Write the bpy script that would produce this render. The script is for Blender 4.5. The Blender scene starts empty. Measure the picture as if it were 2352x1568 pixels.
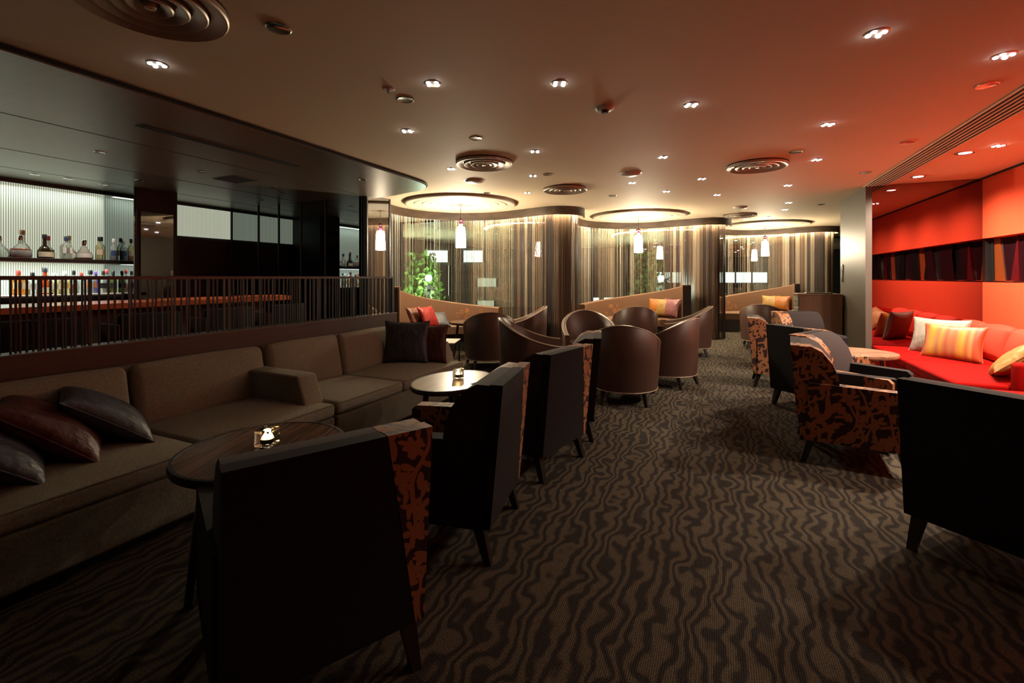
import bpy, bmesh, math, random
from mathutils import Matrix, Vector
random.seed(7)
PI = math.pi
R = math.radians
SC = bpy.context.scene
COL = SC.collection

# ------------------------------------------------------------------ camera
YAW = R(24.18)
cd = bpy.data.cameras.new('camera'); cam = bpy.data.objects.new('camera', cd); COL.objects.link(cam)
cam.location = (0, 0, 1.30); cam.rotation_euler = (PI/2, 0, YAW)
cd.sensor_fit = 'HORIZONTAL'; cd.sensor_width = 36; cd.lens = 36*1060/2352.0
cd.shift_y = -148/2352.0; cd.clip_start = 0.05; cd.clip_end = 300
SC.camera = cam

# ------------------------------------------------------------------ world, exposure
w = bpy.data.worlds.new('night'); SC.world = w; w.use_nodes = True
w.node_tree.nodes['Background'].inputs[0].default_value = (0.02, 0.03, 0.035, 1)
w.node_tree.nodes['Background'].inputs[1].default_value = 0.5
vs = SC.view_settings
vs.view_transform = 'Standard'; vs.look = 'None'; vs.gamma = 1; vs.use_curve_mapping = False
vs.exposure = 0.3
cy = SC.cycles
cy.use_denoising = True
cy.max_bounces = 7; cy.diffuse_bounces = 4; cy.glossy_bounces = 4; cy.transmission_bounces = 5
cy.transparent_max_bounces = 16; cy.sample_clamp_indirect = 4.0; cy.caustics_reflective = False; cy.caustics_refractive = False

# light strengths, all in one place
E_COVE, E_PEND, E_ALC, E_LED, E_PANEL, E_SHELF, E_BAR, E_STREET = 190.0, 225.0, 300.0, 1.1, 0.55, 14.0, 95.0, 260.0

def lamp(name, kind, loc, energy, color, parent=None, **kw):
    l = bpy.data.lights.new(name, kind); l.energy = energy; l.color = color
    for k, v in kw.items(): setattr(l, k, v)
    o = bpy.data.objects.new(name, l); COL.objects.link(o); o.location = loc
    if parent: o.parent = parent
    return o

# ------------------------------------------------------------------ materials
M = {}
def nd(nt, typ, ins=None, **kw):
    n = nt.nodes.new(typ)
    for k, v in kw.items(): setattr(n, k, v)
    for k, v in (ins or {}).items():
        if isinstance(v, bpy.types.NodeSocket): nt.links.new(v, n.inputs[k])
        else: n.inputs[k].default_value = v
    return n
def c4(c): return (c[0], c[1], c[2], 1.0)
def mat(name, col=(.5,.5,.5), rough=.5, metal=0.0, spec=.5, emit=None, es=0.0, noise=None, bump=None, **kw):
    m = bpy.data.materials.new(name); m.use_nodes = True; nt = m.node_tree
    b = nt.nodes['Principled BSDF']
    b.inputs['Base Color'].default_value = c4(col); b.inputs['Roughness'].default_value = rough
    b.inputs['Metallic'].default_value = metal; b.inputs['Specular IOR Level'].default_value = spec
    if emit:
        b.inputs['Emission Color'].default_value = c4(emit); b.inputs['Emission Strength'].default_value = es
    for k, v in kw.items(): b.inputs[k].default_value = v
    if noise or bump:
        tc = nd(nt, 'ShaderNodeTexCoord')
    if noise:      # (scale xyz, second colour, low, high)
        mp = nd(nt, 'ShaderNodeMapping', {'Vector': tc.outputs['Object'], 'Scale': noise[0]})
        nz = nd(nt, 'ShaderNodeTexNoise', {'Vector': mp.outputs[0], 'Scale': 1.0, 'Detail': 4.0})
        mr = nd(nt, 'ShaderNodeMapRange', {0: nz.outputs[0], 1: noise[2], 2: noise[3]})
        mx = nd(nt, 'ShaderNodeMix', {0: mr.outputs[0], 6: c4(col), 7: c4(noise[1])}, data_type='RGBA')
        nt.links.new(mx.outputs[2], b.inputs['Base Color'])
    if bump:       # (scale xyz, strength, distance)
        mp = nd(nt, 'ShaderNodeMapping', {'Vector': tc.outputs['Object'], 'Scale': bump[0]})
        nz = nd(nt, 'ShaderNodeTexNoise', {'Vector': mp.outputs[0], 'Scale': 1.0, 'Detail': 3.0})
        bp = nd(nt, 'ShaderNodeBump', {'Height': nz.outputs[0], 'Strength': bump[1], 'Distance': bump[2]})
        nt.links.new(bp.outputs[0], b.inputs['Normal'])
    M[name] = m
    return m

mat('ceiling_paint', (.78,.64,.45), .7, spec=.2)
mat('soffit_laminate', (.15,.125,.095), .36, .4, spec=.9, noise=((3,60,60),(.18,.15,.115),.35,.65))
mat('groove_black', (.004,.004,.004), .8)
mat('dark_wall', (.022,.020,.019), .45)
mat('black_wall', (.010,.009,.009), .5)
mat('mirror_tint', (.30,.33,.34), .02, 1.0)
mat('mirror_dark', (.16,.15,.15), .03, 1.0)
mat('mirror_clear', (.62,.62,.62), .015, 1.0)
mat('mirror_alcove', (.30,.18,.18), .015, 1.0)
mat('chrome', (.75,.72,.68), .18, 1.0)
mat('bronze', (.11,.098,.085), .5, .2)
mat('dark_bronze', (.040,.034,.031), .45, .3)
mat('mahogany', (.048,.020,.014), .45, noise=((60,4,60),(.035,.015,.011),.35,.65))
mat('counter_wood', (.42,.10,.035), .16, noise=((30,3,30),(.28,.06,.02),.3,.7))
mat('walnut', (.21,.115,.07), .25, noise=((70,3,70),(.085,.045,.03),.35,.62))
mat('table_light_wood', (.44,.34,.24), .3, noise=((70,4,70),(.33,.24,.16),.35,.62))
mat('table_red_wood', (.38,.20,.12), .3, noise=((6,90,90),(.16,.08,.05),.4,.6))
mat('wenge', (.014,.010,.008), .35)
mat('velvet_dark', (.0095,.009,.0105), .85, spec=.25, bump=((180,180,180),.25,.002), **{'Sheen Weight': .05, 'Sheen Roughness': .4, 'Sheen Tint': (.40,.42,.46,1)})
mat('velvet_lit', (.022,.018,.019), .85, spec=.2, bump=((180,180,180),.25,.002), **{'Sheen Weight': .14, 'Sheen Roughness': .45, 'Sheen Tint': (.6,.55,.55,1)})  # same fabric as the dark velvet, its lit tone put into the colour
mat('leather_brown', (.070,.036,.026), .42, spec=.45, bump=((110,110,110),.12,.002))
mat('piping_tan', (.34,.24,.16), .4)
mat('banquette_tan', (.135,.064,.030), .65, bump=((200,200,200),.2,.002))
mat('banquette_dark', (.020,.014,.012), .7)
mat('embroidery_orange', (.55,.22,.05), .5)
mat('tweed', (.27,.245,.185), .95, spec=.1, noise=((110,110,110),(.19,.17,.13),.35,.65), bump=((260,260,260),.4,.003))
mat('tweed_base', (.205,.187,.145), .95, spec=.1, noise=((110,110,110),(.14,.128,.10),.35,.65), bump=((260,260,260),.4,.003))
def silk(n, col, col2): mat(n, col, .42, spec=.35, noise=((9,160,9),col2,.35,.65), bump=((26,5,14),.55,.02))
silk('silk_slate', (.060,.066,.085), (.036,.039,.052)); silk('silk_maroon', (.085,.020,.015), (.045,.010,.010))
silk('silk_gold', (.34,.20,.055), (.24,.13,.035)); silk('silk_white', (.36,.33,.28), (.30,.27,.23))
silk('silk_red', (.34,.016,.010), (.22,.01,.01)); silk('silk_orange', (.36,.12,.02), (.28,.08,.015))
silk('silk_pink', (.25,.10,.10), (.19,.07,.07)); silk('silk_copper', (.16,.045,.022), (.10,.03,.015))
mat('red_wall_fabric', (.75,.088,.034), .8, spec=.15, bump=((300,300,300),.2,.002))
mat('red_velvet', (.27,.004,.003), .85, spec=.05, bump=((150,150,150),.2,.003))
mat('red_cushion', (.66,.05,.025), .7, spec=.2, bump=((150,150,150),.2,.003))
mat('art_orange', (.20,.045,.010), .2); mat('art_plum', (.018,.004,.006), .12); mat('art_red', (.08,.006,.008), .12)
mat('art_grey', (.012,.012,.013), .12); mat('art_amber', (.16,.07,.010), .2); mat('art_black', (.008,.006,.007), .1)
mat('partition_metal', (.125,.105,.075), .45, .35, noise=((4,90,2),(.10,.085,.062),.35,.65))
mat('cabinet_brown', (.17,.085,.05), .42, noise=((90,90,3),(.14,.07,.042),.35,.65))
mat('drawer_grey', (.14,.15,.12), .4)
mat('valance_brown', (.048,.030,.019), .4, noise=((3,3,9),(.085,.055,.035),.45,.6))
mat('ring_plaster', (.46,.40,.31), .6)
mat('vent_metal', (.50,.42,.34), .42, .6)
mat('vent_dark', (.05,.035,.03), .35, .5)
mat('white_plastic', (.62,.57,.5), .45)
mat('led', (.1,.1,.1), .4, emit=(1,.96,.98), es=28.0); M['led'].cycles.emission_sampling = 'NONE'
mat('downlight_glow', (.1,.1,.1), .4, emit=(1,.93,.82), es=30.0); M['downlight_glow'].cycles.emission_sampling = 'NONE'
mat('cove_strip', (.1,.1,.1), .4, emit=(1,.80,.48), es=E_COVE)
mat('pendant_glass', (.8,.8,.8), .3, emit=(1,.83,.58), es=E_PEND)
mat('pendant_plum', (.16,.02,.06), .15); mat('pendant_pink', (.50,.10,.30), .12, emit=(.8,.2,.5), es=.25)
mat('cord_grey', (.35,.3,.25), .5)
mat('candle_flame', (.1,.1,.1), .4, emit=(1,.62,.22), es=26.0)
mat('candle_glass', (1,.97,.92), .03, **{'Transmission Weight': 1.0, 'IOR': 1.3})
mat('paper', (.80,.72,.58), .6)
mat('asphalt', (.035,.035,.033), .9); mat('concrete_night', (.25,.28,.22), .9)
mat('facade_grey', (.30,.33,.27), .9, noise=((.6,.6,2.5),(.22,.25,.2),.4,.6)); mat('facade_dark', (.06,.065,.06), .9)
mat('lit_window', (.1,.1,.1), .4, emit=(.90,1.0,.96), es=2.6); mat('lit_window_dim', (.1,.1,.1), .4, emit=(.85,.95,.75), es=.8)
mat('street_lamp_glow', (.1,.1,.1), .4, emit=(.85,1.0,.92), es=40.0); M['street_lamp_glow'].cycles.emission_sampling = 'NONE'
mat('leaf_green', (.10,.24,.03), .6); mat('leaf_dark', (.07,.13,.035), .6); mat('bark', (.08,.06,.04), .9)
for n, c in dict(str_ivory=(.66,.58,.46), str_taupe=(.36,.28,.20), str_brown=(.15,.095,.062), str_dark=(.055,.038,.032), str_grey=(.28,.26,.23)).items():
    mat(n, c, .5, spec=.4)

def glass_window():
    m = bpy.data.materials.new('window_glass'); m.use_nodes = True; nt = m.node_tree; nt.nodes.clear()
    out = nd(nt, 'ShaderNodeOutputMaterial')
    tr = nd(nt, 'ShaderNodeBsdfTransparent', {0: (.86,.92,.86,1)})
    gl = nd(nt, 'ShaderNodeBsdfGlossy', {0: (1,1,1,1), 'Roughness': 0.01})
    mx = nd(nt, 'ShaderNodeMixShader', {0: .24, 1: tr.outputs[0], 2: gl.outputs[0]})
    nt.links.new(mx.outputs[0], out.inputs[0]); M['window_glass'] = m
glass_window()
def bottle_glass(name, col, fac=.25):
    m = bpy.data.materials.new(name); m.use_nodes = True; nt = m.node_tree; nt.nodes.clear()
    out = nd(nt, 'ShaderNodeOutputMaterial')
    tr = nd(nt, 'ShaderNodeBsdfTransparent', {0: c4(col)})
    gl = nd(nt, 'ShaderNodeBsdfGlossy', {0: (1,1,1,1), 'Roughness': 0.05})
    df = nd(nt, 'ShaderNodeBsdfDiffuse', {0: c4(col)})
    m1 = nd(nt, 'ShaderNodeMixShader', {0: .25, 1: tr.outputs[0], 2: df.outputs[0]})
    lw = nd(nt, 'ShaderNodeLayerWeight', {0: fac})
    mx = nd(nt, 'ShaderNodeMixShader', {0: lw.outputs[0], 1: m1.outputs[0], 2: gl.outputs[0]})
    nt.links.new(mx.outputs[0], out.inputs[0]); M[name] = m
for n, c in dict(g_clear=(.85,.9,.86), g_amber=(.75,.16,.04), g_honey=(.85,.45,.10), g_brown=(.09,.05,.02), g_green=(.12,.38,.10), g_blue=(.20,.24,.62), g_olive=(.30,.34,.10), g_pale=(.88,.82,.55)).items():
    bottle_glass(n, c)
for n, c in dict(l_cream=(.78,.68,.48), l_white=(.82,.80,.74), l_yellow=(.80,.55,.10), l_navy=(.05,.09,.20), l_violet=(.18,.09,.36), l_black=(.02,.02,.02), l_red=(.50,.06,.04), l_orange=(.7,.25,.06), l_gold=(.55,.38,.08), cork=(.55,.33,.15)).items():
    mat(n, c, .5)

def carpet():
    m = bpy.data.materials.new('carpet'); m.use_nodes = True; nt = m.node_tree; b = nt.nodes['Principled BSDF']
    b.inputs['Roughness'].default_value = .95; b.inputs['Specular IOR Level'].default_value = .1
    tc = nd(nt, 'ShaderNodeTexCoord'); co = tc.outputs['Object']
    mp = nd(nt, 'ShaderNodeMapping', {'Vector': co, 'Scale': (9.0, 3.8, 1)})
    n1 = nd(nt, 'ShaderNodeTexNoise', {'Vector': mp.outputs[0], 'Scale': 1.0, 'Detail': 1.5, 'Roughness': .45})
    mp2 = nd(nt, 'ShaderNodeMapping', {'Vector': co, 'Scale': (4.0, 8.5, 1)})
    n2 = nd(nt, 'ShaderNodeTexNoise', {'Vector': mp2.outputs[0], 'Scale': 1.0, 'Detail': 1.0})
    sx = nd(nt, 'ShaderNodeSeparateXYZ', {0: co})
    a = nd(nt, 'ShaderNodeMath', {0: sx.outputs[0], 1: 17.0*2*PI}, operation='MULTIPLY')
    d1 = nd(nt, 'ShaderNodeMath', {0: n1.outputs[0], 1: 21.0}, operation='MULTIPLY')
    d2 = nd(nt, 'ShaderNodeMath', {0: n2.outputs[0], 1: 11.0}, operation='MULTIPLY')
    s = nd(nt, 'ShaderNodeMath', {0: a.outputs[0], 1: d1.outputs[0]}, operation='ADD')
    s = nd(nt, 'ShaderNodeMath', {0: s.outputs[0], 1: d2.outputs[0]}, operation='ADD')
    sn = nd(nt, 'ShaderNodeMath', {0: s.outputs[0]}, operation='SINE')
    mr = nd(nt, 'ShaderNodeMapRange', {0: sn.outputs[0], 1: -.6, 2: .55})
    # loop pile rows
    rb = nd(nt, 'ShaderNodeMath', {0: sx.outputs[0], 1: 2*PI/.0075}, operation='MULTIPLY')
    rs = nd(nt, 'ShaderNodeMath', {0: rb.outputs[0]}, operation='SINE')
    rr = nd(nt, 'ShaderNodeMapRange', {0: rs.outputs[0], 1: -1.0, 2: 1.0, 3: .55, 4: 1.15})
    fz = nd(nt, 'ShaderNodeTexNoise', {'Vector': co, 'Scale': 160.0, 'Detail': 1.0})
    fr = nd(nt, 'ShaderNodeMapRange', {0: fz.outputs[0], 1: .3, 2: .7, 3: .65, 4: 1.35})
    mu = nd(nt, 'ShaderNodeMath', {0: rr.outputs[0], 1: fr.outputs[0]}, operation='MULTIPLY')
    mx = nd(nt, 'ShaderNodeMix', {0: mr.outputs[0], 6: (.040,.035,.032,1), 7: (.118,.097,.068,1)}, data_type='RGBA')
    vm = nd(nt, 'ShaderNodeVectorMath', {0: mx.outputs[2], 'Scale': mu.outputs[0]}, operation='SCALE')
    nt.links.new(vm.outputs[0], b.inputs['Base Color'])
    bp = nd(nt, 'ShaderNodeBump', {'Height': mu.outputs[0], 'Strength': .4, 'Distance': .004})
    nt.links.new(bp.outputs[0], b.inputs['Normal'])
    M['carpet'] = m
carpet()

def floral(name, light, dark):
    """damask of five-petal flowers and long leaves, on the object's own coordinates"""
    m = bpy.data.materials.new(name); m.use_nodes = True; nt = m.node_tree; b = nt.nodes['Principled BSDF']
    b.inputs['Roughness'].default_value = .6; b.inputs['Specular IOR Level'].default_value = .3
    tc = nd(nt, 'ShaderNodeTexCoord'); sx = nd(nt, 'ShaderNodeSeparateXYZ', {0: tc.outputs['Object']})
    X, Y, Z = sx.outputs
    def mth(op, a, bb=None):
        ins = {0: a}
        if bb is not None: ins[1] = bb
        return nd(nt, 'ShaderNodeMath', ins, operation=op).outputs[0]
    u = mth('ADD', X, Y); v = mth('ADD', Z, mth('MULTIPLY', mth('SUBTRACT', X, Y), .35))
    uv = nd(nt, 'ShaderNodeCombineXYZ', {0: u, 1: v})
    nz = nd(nt, 'ShaderNodeTexNoise', {'Vector': uv.outputs[0], 'Scale': 9.0, 'Detail': 1.0})
    wob = nd(nt, 'ShaderNodeVectorMath', {0: nz.outputs[1], 'Scale': .045}, operation='SCALE')
    p = nd(nt, 'ShaderNodeVectorMath', {0: uv.outputs[0], 1: wob.outputs[0]}, operation='ADD').outputs[0]
    def flowers(scale, sxy, petals, size, rot):
        mp = nd(nt, 'ShaderNodeMapping', {'Vector': p, 'Scale': (scale*sxy[0], scale*sxy[1], 0), 'Rotation': (0,0,rot), 'Location': (rot*3.1, rot*1.7, 0)})
        vo = nd(nt, 'ShaderNodeTexVoronoi', {'Vector': mp.outputs[0], 'Scale': 1.0, 'Randomness': .75}, voronoi_dimensions='2D')
        df = nd(nt, 'ShaderNodeVectorMath', {0: mp.outputs[0], 1: vo.outputs['Position']}, operation='SUBTRACT')
        s2 = nd(nt, 'ShaderNodeSeparateXYZ', {0: df.outputs[0]})
        hue = nd(nt, 'ShaderNodeSeparateColor', {0: vo.outputs['Color']}).outputs[0]
        th = mth('ADD', mth('ARCTAN2', s2.outputs[1], s2.outputs[0]), mth('MULTIPLY', hue, 6.28))
        pet = mth('ABSOLUTE', mth('COSINE', mth('MULTIPLY', th, petals/2)))
        lim = mth('MULTIPLY', mth('ADD', mth('MULTIPLY', pet, .75), .22), size)
        return mth('LESS_THAN', vo.outputs['Distance'], lim)
    f1 = flowers(8.0, (1,1), 5.0, .36, .4)
    f2 = flowers(11.0, (1.7,.62), 2.0, .40, .55)
    f3 = flowers(12.0, (.62,1.7), 2.0, .38, -.5)
    wv = nd(nt, 'ShaderNodeTexWave', {'Vector': p, 'Scale': 2.6, 'Distortion': 9.0, 'Detail': 0.0, 'Detail Scale': 1.2})
    st = mth('LESS_THAN', wv.outputs[1], .05)
    k = mth('MAXIMUM', mth('MAXIMUM', f1, f2), mth('MAXIMUM', f3, st))
    mx = nd(nt, 'ShaderNodeMix', {0: k, 6: c4(dark), 7: c4(light)}, data_type='RGBA')
    nt.links.new(mx.outputs[2], b.inputs['Base Color'])
    M[name] = m
floral('floral_copper', (.38,.17,.075), (.040,.023,.025))
floral('floral_dim', (.46,.22,.115), (.06,.034,.036))

def striped():
    m = bpy.data.materials.new('silk_striped'); m.use_nodes = True; nt = m.node_tree; b = nt.nodes['Principled BSDF']
    b.inputs['Roughness'].default_value = .45
    tc = nd(nt, 'ShaderNodeTexCoord'); sx = nd(nt, 'ShaderNodeSeparateXYZ', {0: tc.outputs['Object']})
    mr = nd(nt, 'ShaderNodeMapRange', {0: sx.outputs[0], 1: -.27, 2: .27})
    cr = nd(nt, 'ShaderNodeValToRGB', {0: mr.outputs[0]})
    e = cr.color_ramp; cols = [(p_, tuple(q_*.62 for q_ in c_)) for p_, c_ in [(0,(.62,.10,.03)),(.14,(.62,.10,.03)),(.18,(.72,.38,.10)),(.24,(.62,.16,.06)),(.30,(.75,.44,.06)),(.37,(.72,.32,.06)),(.42,(.55,.17,.09)),(.50,(.62,.24,.09)),(.56,(.55,.14,.08)),(.64,(.72,.38,.08)),(.70,(.50,.20,.09)),(.80,(.74,.42,.05)),(.86,(.70,.32,.05)),(.92,(.62,.12,.03)),(1,(.60,.09,.03))]]
    e.elements[0].position = 0; e.elements[0].color = c4(cols[0][1]); e.elements[1].position = 1; e.elements[1].color = c4(cols[-1][1])
    for pz, c in cols[1:-1]:
        el = e.elements.new(pz); el.color = c4(c)
    nt.links.new(cr.outputs[0], b.inputs['Base Color']); M['silk_striped'] = m
striped()

def ribbed_panel():
    """back-lit etched glass: fine vertical lines of clear and frosted glass"""
    m = bpy.data.materials.new('ribbed_panel'); m.use_nodes = True; nt = m.node_tree; b = nt.nodes['Principled BSDF']
    tc = nd(nt, 'ShaderNodeTexCoord'); sx = nd(nt, 'ShaderNodeSeparateXYZ', {0: tc.outputs['Object']})
    a = nd(nt, 'ShaderNodeMath', {0: sx.outputs[1], 1: 2*PI/.021}, operation='MULTIPLY')
    s = nd(nt, 'ShaderNodeMath', {0: a.outputs[0]}, operation='SINE')
    mr = nd(nt, 'ShaderNodeMapRange', {0: s.outputs[0], 1: -.3, 2: .3, 3: .35, 4: 1.0})
    mx = nd(nt, 'ShaderNodeMix', {0: mr.outputs[0], 6: (.10,.12,.11,1), 7: (.62,.68,.60,1)}, data_type='RGBA')
    b.inputs['Roughness'].default_value = .25
    nt.links.new(mx.outputs[2], b.inputs['Base Color'])
    b.inputs['Emission Color'].default_value = (.80,.87,.66,1)
    es = nd(nt, 'ShaderNodeMath', {0: mr.outputs[0], 1: E_PANEL}, operation='MULTIPLY')
    nt.links.new(es.outputs[0], b.inputs['Emission Strength']); M['ribbed_panel'] = m
ribbed_panel()

# ------------------------------------------------------------------ mesh helpers
class MB:
    def __init__(s): s.bm = bmesh.new(); s.mi = 0
    def face(s, vs, mi=None):
        try:
            f = s.bm.faces.new(vs); f.material_index = s.mi if mi is None else mi; return f
        except ValueError: return None
    def grid(s, rows, closed_u=False, closed_v=False, caps=False):
        V = [[s.bm.verts.new(p) for p in r] for r in rows]
        nu, nv = len(V), len(V[0])
        for i in range(nu if closed_u else nu-1):
            for j in range(nv if closed_v else nv-1):
                a, b, c, d = V[i][j], V[i][(j+1) % nv], V[(i+1) % nu][(j+1) % nv], V[(i+1) % nu][j]
                s.face((a, b, c, d))
        if caps:
            s.face(list(reversed(V[0]))); s.face(V[-1])
        return V
    def box(s, x0, x1, y0, y1, z0, z1, mt=None):
        pts = [(x, y, z) for z in (z0, z1) for y in (y0, y1) for x in (x0, x1)]
        if mt: pts = [mt @ Vector(p) for p in pts]
        v = [s.bm.verts.new(p) for p in pts]
        for q in ((0,2,3,1),(4,5,7,6),(0,1,5,4),(2,6,7,3),(0,4,6,2),(1,3,7,5)): s.face([v[i] for i in q])
        return s
    def soft(s, x0, x1, y0, y1, z0, z1, r=.02, bulge=(0,0,0), mt=None):
        """a rounded box; bulge = how far the middle of the x, y and z faces swells"""
        cx, cy_, cz = (x0+x1)/2, (y0+y1)/2, (z0+z1)/2
        h = [(x1-x0)/2, (y1-y0)/2, (z1-z0)/2]; r = min(r, min(h)*.98)
        def nodes(hh):
            t = [-1, -1+.35*r/hh, -1+.7*r/hh, -1+r/hh]
            i = 1-r/hh
            mid = [-.6*i, -.2*i, .2*i, .6*i] if max(bulge) > 0 else []
            return t + mid + [-q for q in reversed(t)]
        N = [nodes(q) for q in h]; cache = {}
        def vert(p, ax):
            q = [p[k]*h[k] for k in range(3)]
            inn = [max(-(h[k]-r), min(h[k]-r, q[k])) for k in range(3)]
            d = Vector([q[k]-inn[k] for k in range(3)]); 
            pos = Vector(inn) + d.normalized()*r if d.length > 1e-9 else Vector(q)
            for k in range(3):
                if bulge[k]:
                    o = [m for m in range(3) if m != k]
                    pos[k] += math.copysign(1, p[k])*abs(p[k])*bulge[k]*(1-p[o[0]]**2)*(1-p[o[1]]**2)
            pos += Vector((cx, cy_, cz))
            if mt: pos = mt @ pos
            key = (round(pos.x, 5), round(pos.y, 5), round(pos.z, 5))
            if key not in cache: cache[key] = s.bm.verts.new(pos)
            return cache[key]
        for ax in range(3):
            a, b = (ax+1) % 3, (ax+2) % 3
            for sg in (-1, 1):
                for i in range(len(N[a])-1):
                    for j in range(len(N[b])-1):
                        c = []
                        for u, v in ((i,j),(i+1,j),(i+1,j+1),(i,j+1)):
                            p = [0,0,0]; p[ax] = sg; p[a] = N[a][u]; p[b] = N[b][v]; c.append(vert(p, ax))
                        if sg < 0: c.reverse()
                        u_ = []
                        for q in c:
                            if q not in u_: u_.append(q)
                        if len(u_) > 2: s.face(u_)
        return s
    def prism(s, pts, axis, a, b, mt=None):
        """extrude a polygon (in the two other axes, in order) along an axis"""
        def P3(p, t):
            q = {'x': (t, p[0], p[1]), 'y': (p[0], t, p[1]), 'z': (p[0], p[1], t)}[axis]
            return mt @ Vector(q) if mt else q
        A = [s.bm.verts.new(P3(p, a)) for p in pts]; B = [s.bm.verts.new(P3(p, b)) for p in pts]
        n = len(pts)
        for i in range(n): s.face((A[i], A[(i+1) % n], B[(i+1) % n], B[i]))
        s.face(list(reversed(A))); s.face(B)
        return s
    def lathe(s, prof, c=(0,0,0), seg=24, sx=1.0, sy=1.0):
        rows = []
        for r, z in prof:
            rows.append([(c[0]+max(r, 1e-4)*sx*math.cos(2*PI*k/seg), c[1]+max(r, 1e-4)*sy*math.sin(2*PI*k/seg), c[2]+z) for k in range(seg)])
        s.grid(rows, closed_v=True, caps=True)
        return s
    def tube(s, pts, r, n=6, closed=False):
        rows = []; L = len(pts)
        for i, p in enumerate(pts):
            p = Vector(p)
            a = Vector(pts[(i-1) % L] if closed or i > 0 else pts[0]); b = Vector(pts[(i+1) % L] if closed or i < L-1 else pts[-1])
            t = (b-a).normalized(); up = Vector((0,0,1)) if abs(t.z) < .95 else Vector((1,0,0))
            e1 = t.cross(up).normalized(); e2 = t.cross(e1)
            rr = r[i] if isinstance(r, (list, tuple)) else r
            rows.append([p + rr*(math.cos(2*PI*k/n)*e1 + math.sin(2*PI*k/n)*e2) for k in range(n)])
        s.grid(rows, closed_u=closed, closed_v=True, caps=not closed)
        return s
    def pillow(s, wd, hg, th, mt=None, n=14):
        for sg in (1, -1):
            rows = []
            for i in range(n+1):
                r_ = []
                for j in range(n+1):
                    u = math.sin((i/n-.5)*PI); v = math.sin((j/n-.5)*PI)
                    x = wd/2*u*(1-.09*(1-v*v)); z = hg/2*v*(1-.09*(1-u*u))
                    t = th/2*((1-u*u)*(1-v*v))**.42 * (1+.06*math.sin(7*u+3*v))
                    p = Vector((x, sg*t, z)); r_.append(mt @ p if mt else p)
                rows.append(r_ if sg > 0 else list(reversed(r_)))
            s.grid(rows)
        bmesh.ops.remove_doubles(s.bm, verts=s.bm.verts, dist=1e-5)
        return s
    def build(s, name, mats, parent=None, ang=38, loc=None):
        bm = s.bm
        bmesh.ops.recalc_face_normals(bm, faces=bm.faces)
        for f in bm.faces: f.smooth = True
        for e in bm.edges:
            if len(e.link_faces) != 2 or e.calc_face_angle(0) > R(ang): e.smooth = False
        me = bpy.data.meshes.new(name); bm.to_mesh(me); bm.free()
        for q in (mats if isinstance(mats, (list, tuple)) else [mats]): me.materials.append(M[q])
        o = bpy.data.objects.new(name, me); COL.objects.link(o)
        if parent: o.parent = parent
        if loc: o.location = loc
        return o
def tag(o, label, cat, group=None, kind=None):
    o['label'] = label; o['category'] = cat
    if group: o['group'] = group
    if kind: o['kind'] = kind
    return o
def thing(name, label, cat, loc=(0,0,0), rz=0.0, group=None):
    o = bpy.data.objects.new(name, None); COL.objects.link(o); o.empty_display_size = .1
    o.location = loc; o.rotation_euler = (0,0,rz)
    return tag(o, label, cat, group)
def struct(o): o['kind'] = 'structure'; return o
def dup(root, loc, rz, label, scale=None):
    r = root.copy(); COL.objects.link(r); r.location = loc; r.rotation_euler = (0,0,rz); r['label'] = label
    if scale: r.scale = scale
    for ch in list(root.children):
        c = ch.copy(); COL.objects.link(c); c.parent = r
        for g in list(ch.children):
            d = g.copy(); COL.objects.link(d); d.parent = c
    return r
def facing(dx, dy): return math.atan2(-dx, dy)      # turn of a thing whose front is +y

# ------------------------------------------------------------------ room shell
CH = 2.52                      # ceiling height
mb = MB(); mb.box(-9, 8, -3, 19, -.1, 0); struct(mb.build('floor', 'carpet'))
mb = MB(); mb.box(-9, 8, -3, 19, CH, CH+.1); struct(mb.build('ceiling', 'ceiling_paint'))
# lower ceiling over the bar, rounded at its far corner
edge = [(-3.42,-3), (-3.42,4.55)]
for k in range(1, 10):
    a = k/9*PI/2; edge.append((-3.92+.5*math.cos(a), 4.75+.55*math.sin(a)*1.0))
edge += [(-4.3,5.42), (-4.72,5.50), (-8.9,5.50), (-8.9,-3)]
mb = MB(); mb.prism(edge, 'z', 2.485, CH+.001); struct(mb.build('ceiling_bar', 'soffit_laminate'))
mb = MB()
for x in (-4.72, -6.02, -7.02): mb.box(x-.006, x+.006, -2.9, 5.3, 2.4835, 2.487)
struct(mb.build('trim_1', 'groove_black'))
mb = MB(); mb.tube([(p[0]+.012, p[1]+(.012 if i > 6 else 0), 2.505) for i, p in enumerate(edge[:12])], .012, 6)
struct(mb.build('trim_2', 'groove_black'))
mb = MB(); mb.box(-9, 8, -3.2, -3, 0, CH); struct(mb.build('wall_back', 'dark_wall'))
mb = MB(); mb.box(-7.95, -7.75, -3, 5.5, 0, CH); struct(mb.build('wall_bar', 'dark_wall'))
# mirrored end wall of the bar, with its metal joints
mb = MB(); mb.box(-7.75, -4.80, 5.32, 5.48, 0, 2.485); ew = struct(mb.build('wall_mirror', 'black_wall'))
mb = MB(); mb.box(-7.74, -4.80, 5.30, 5.322, 0, 2.484); mb.build('mirror_panel', 'mirror_tint', ew)
for x in (-7.70, -7.02, -6.54, -6.04, -5.52, -4.80):
    mb = MB(); mb.box(x-.010, x+.010, 5.286, 5.302, 0, 2.484); mb.build('mirror_joint', 'dark_bronze', ew)
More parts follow.
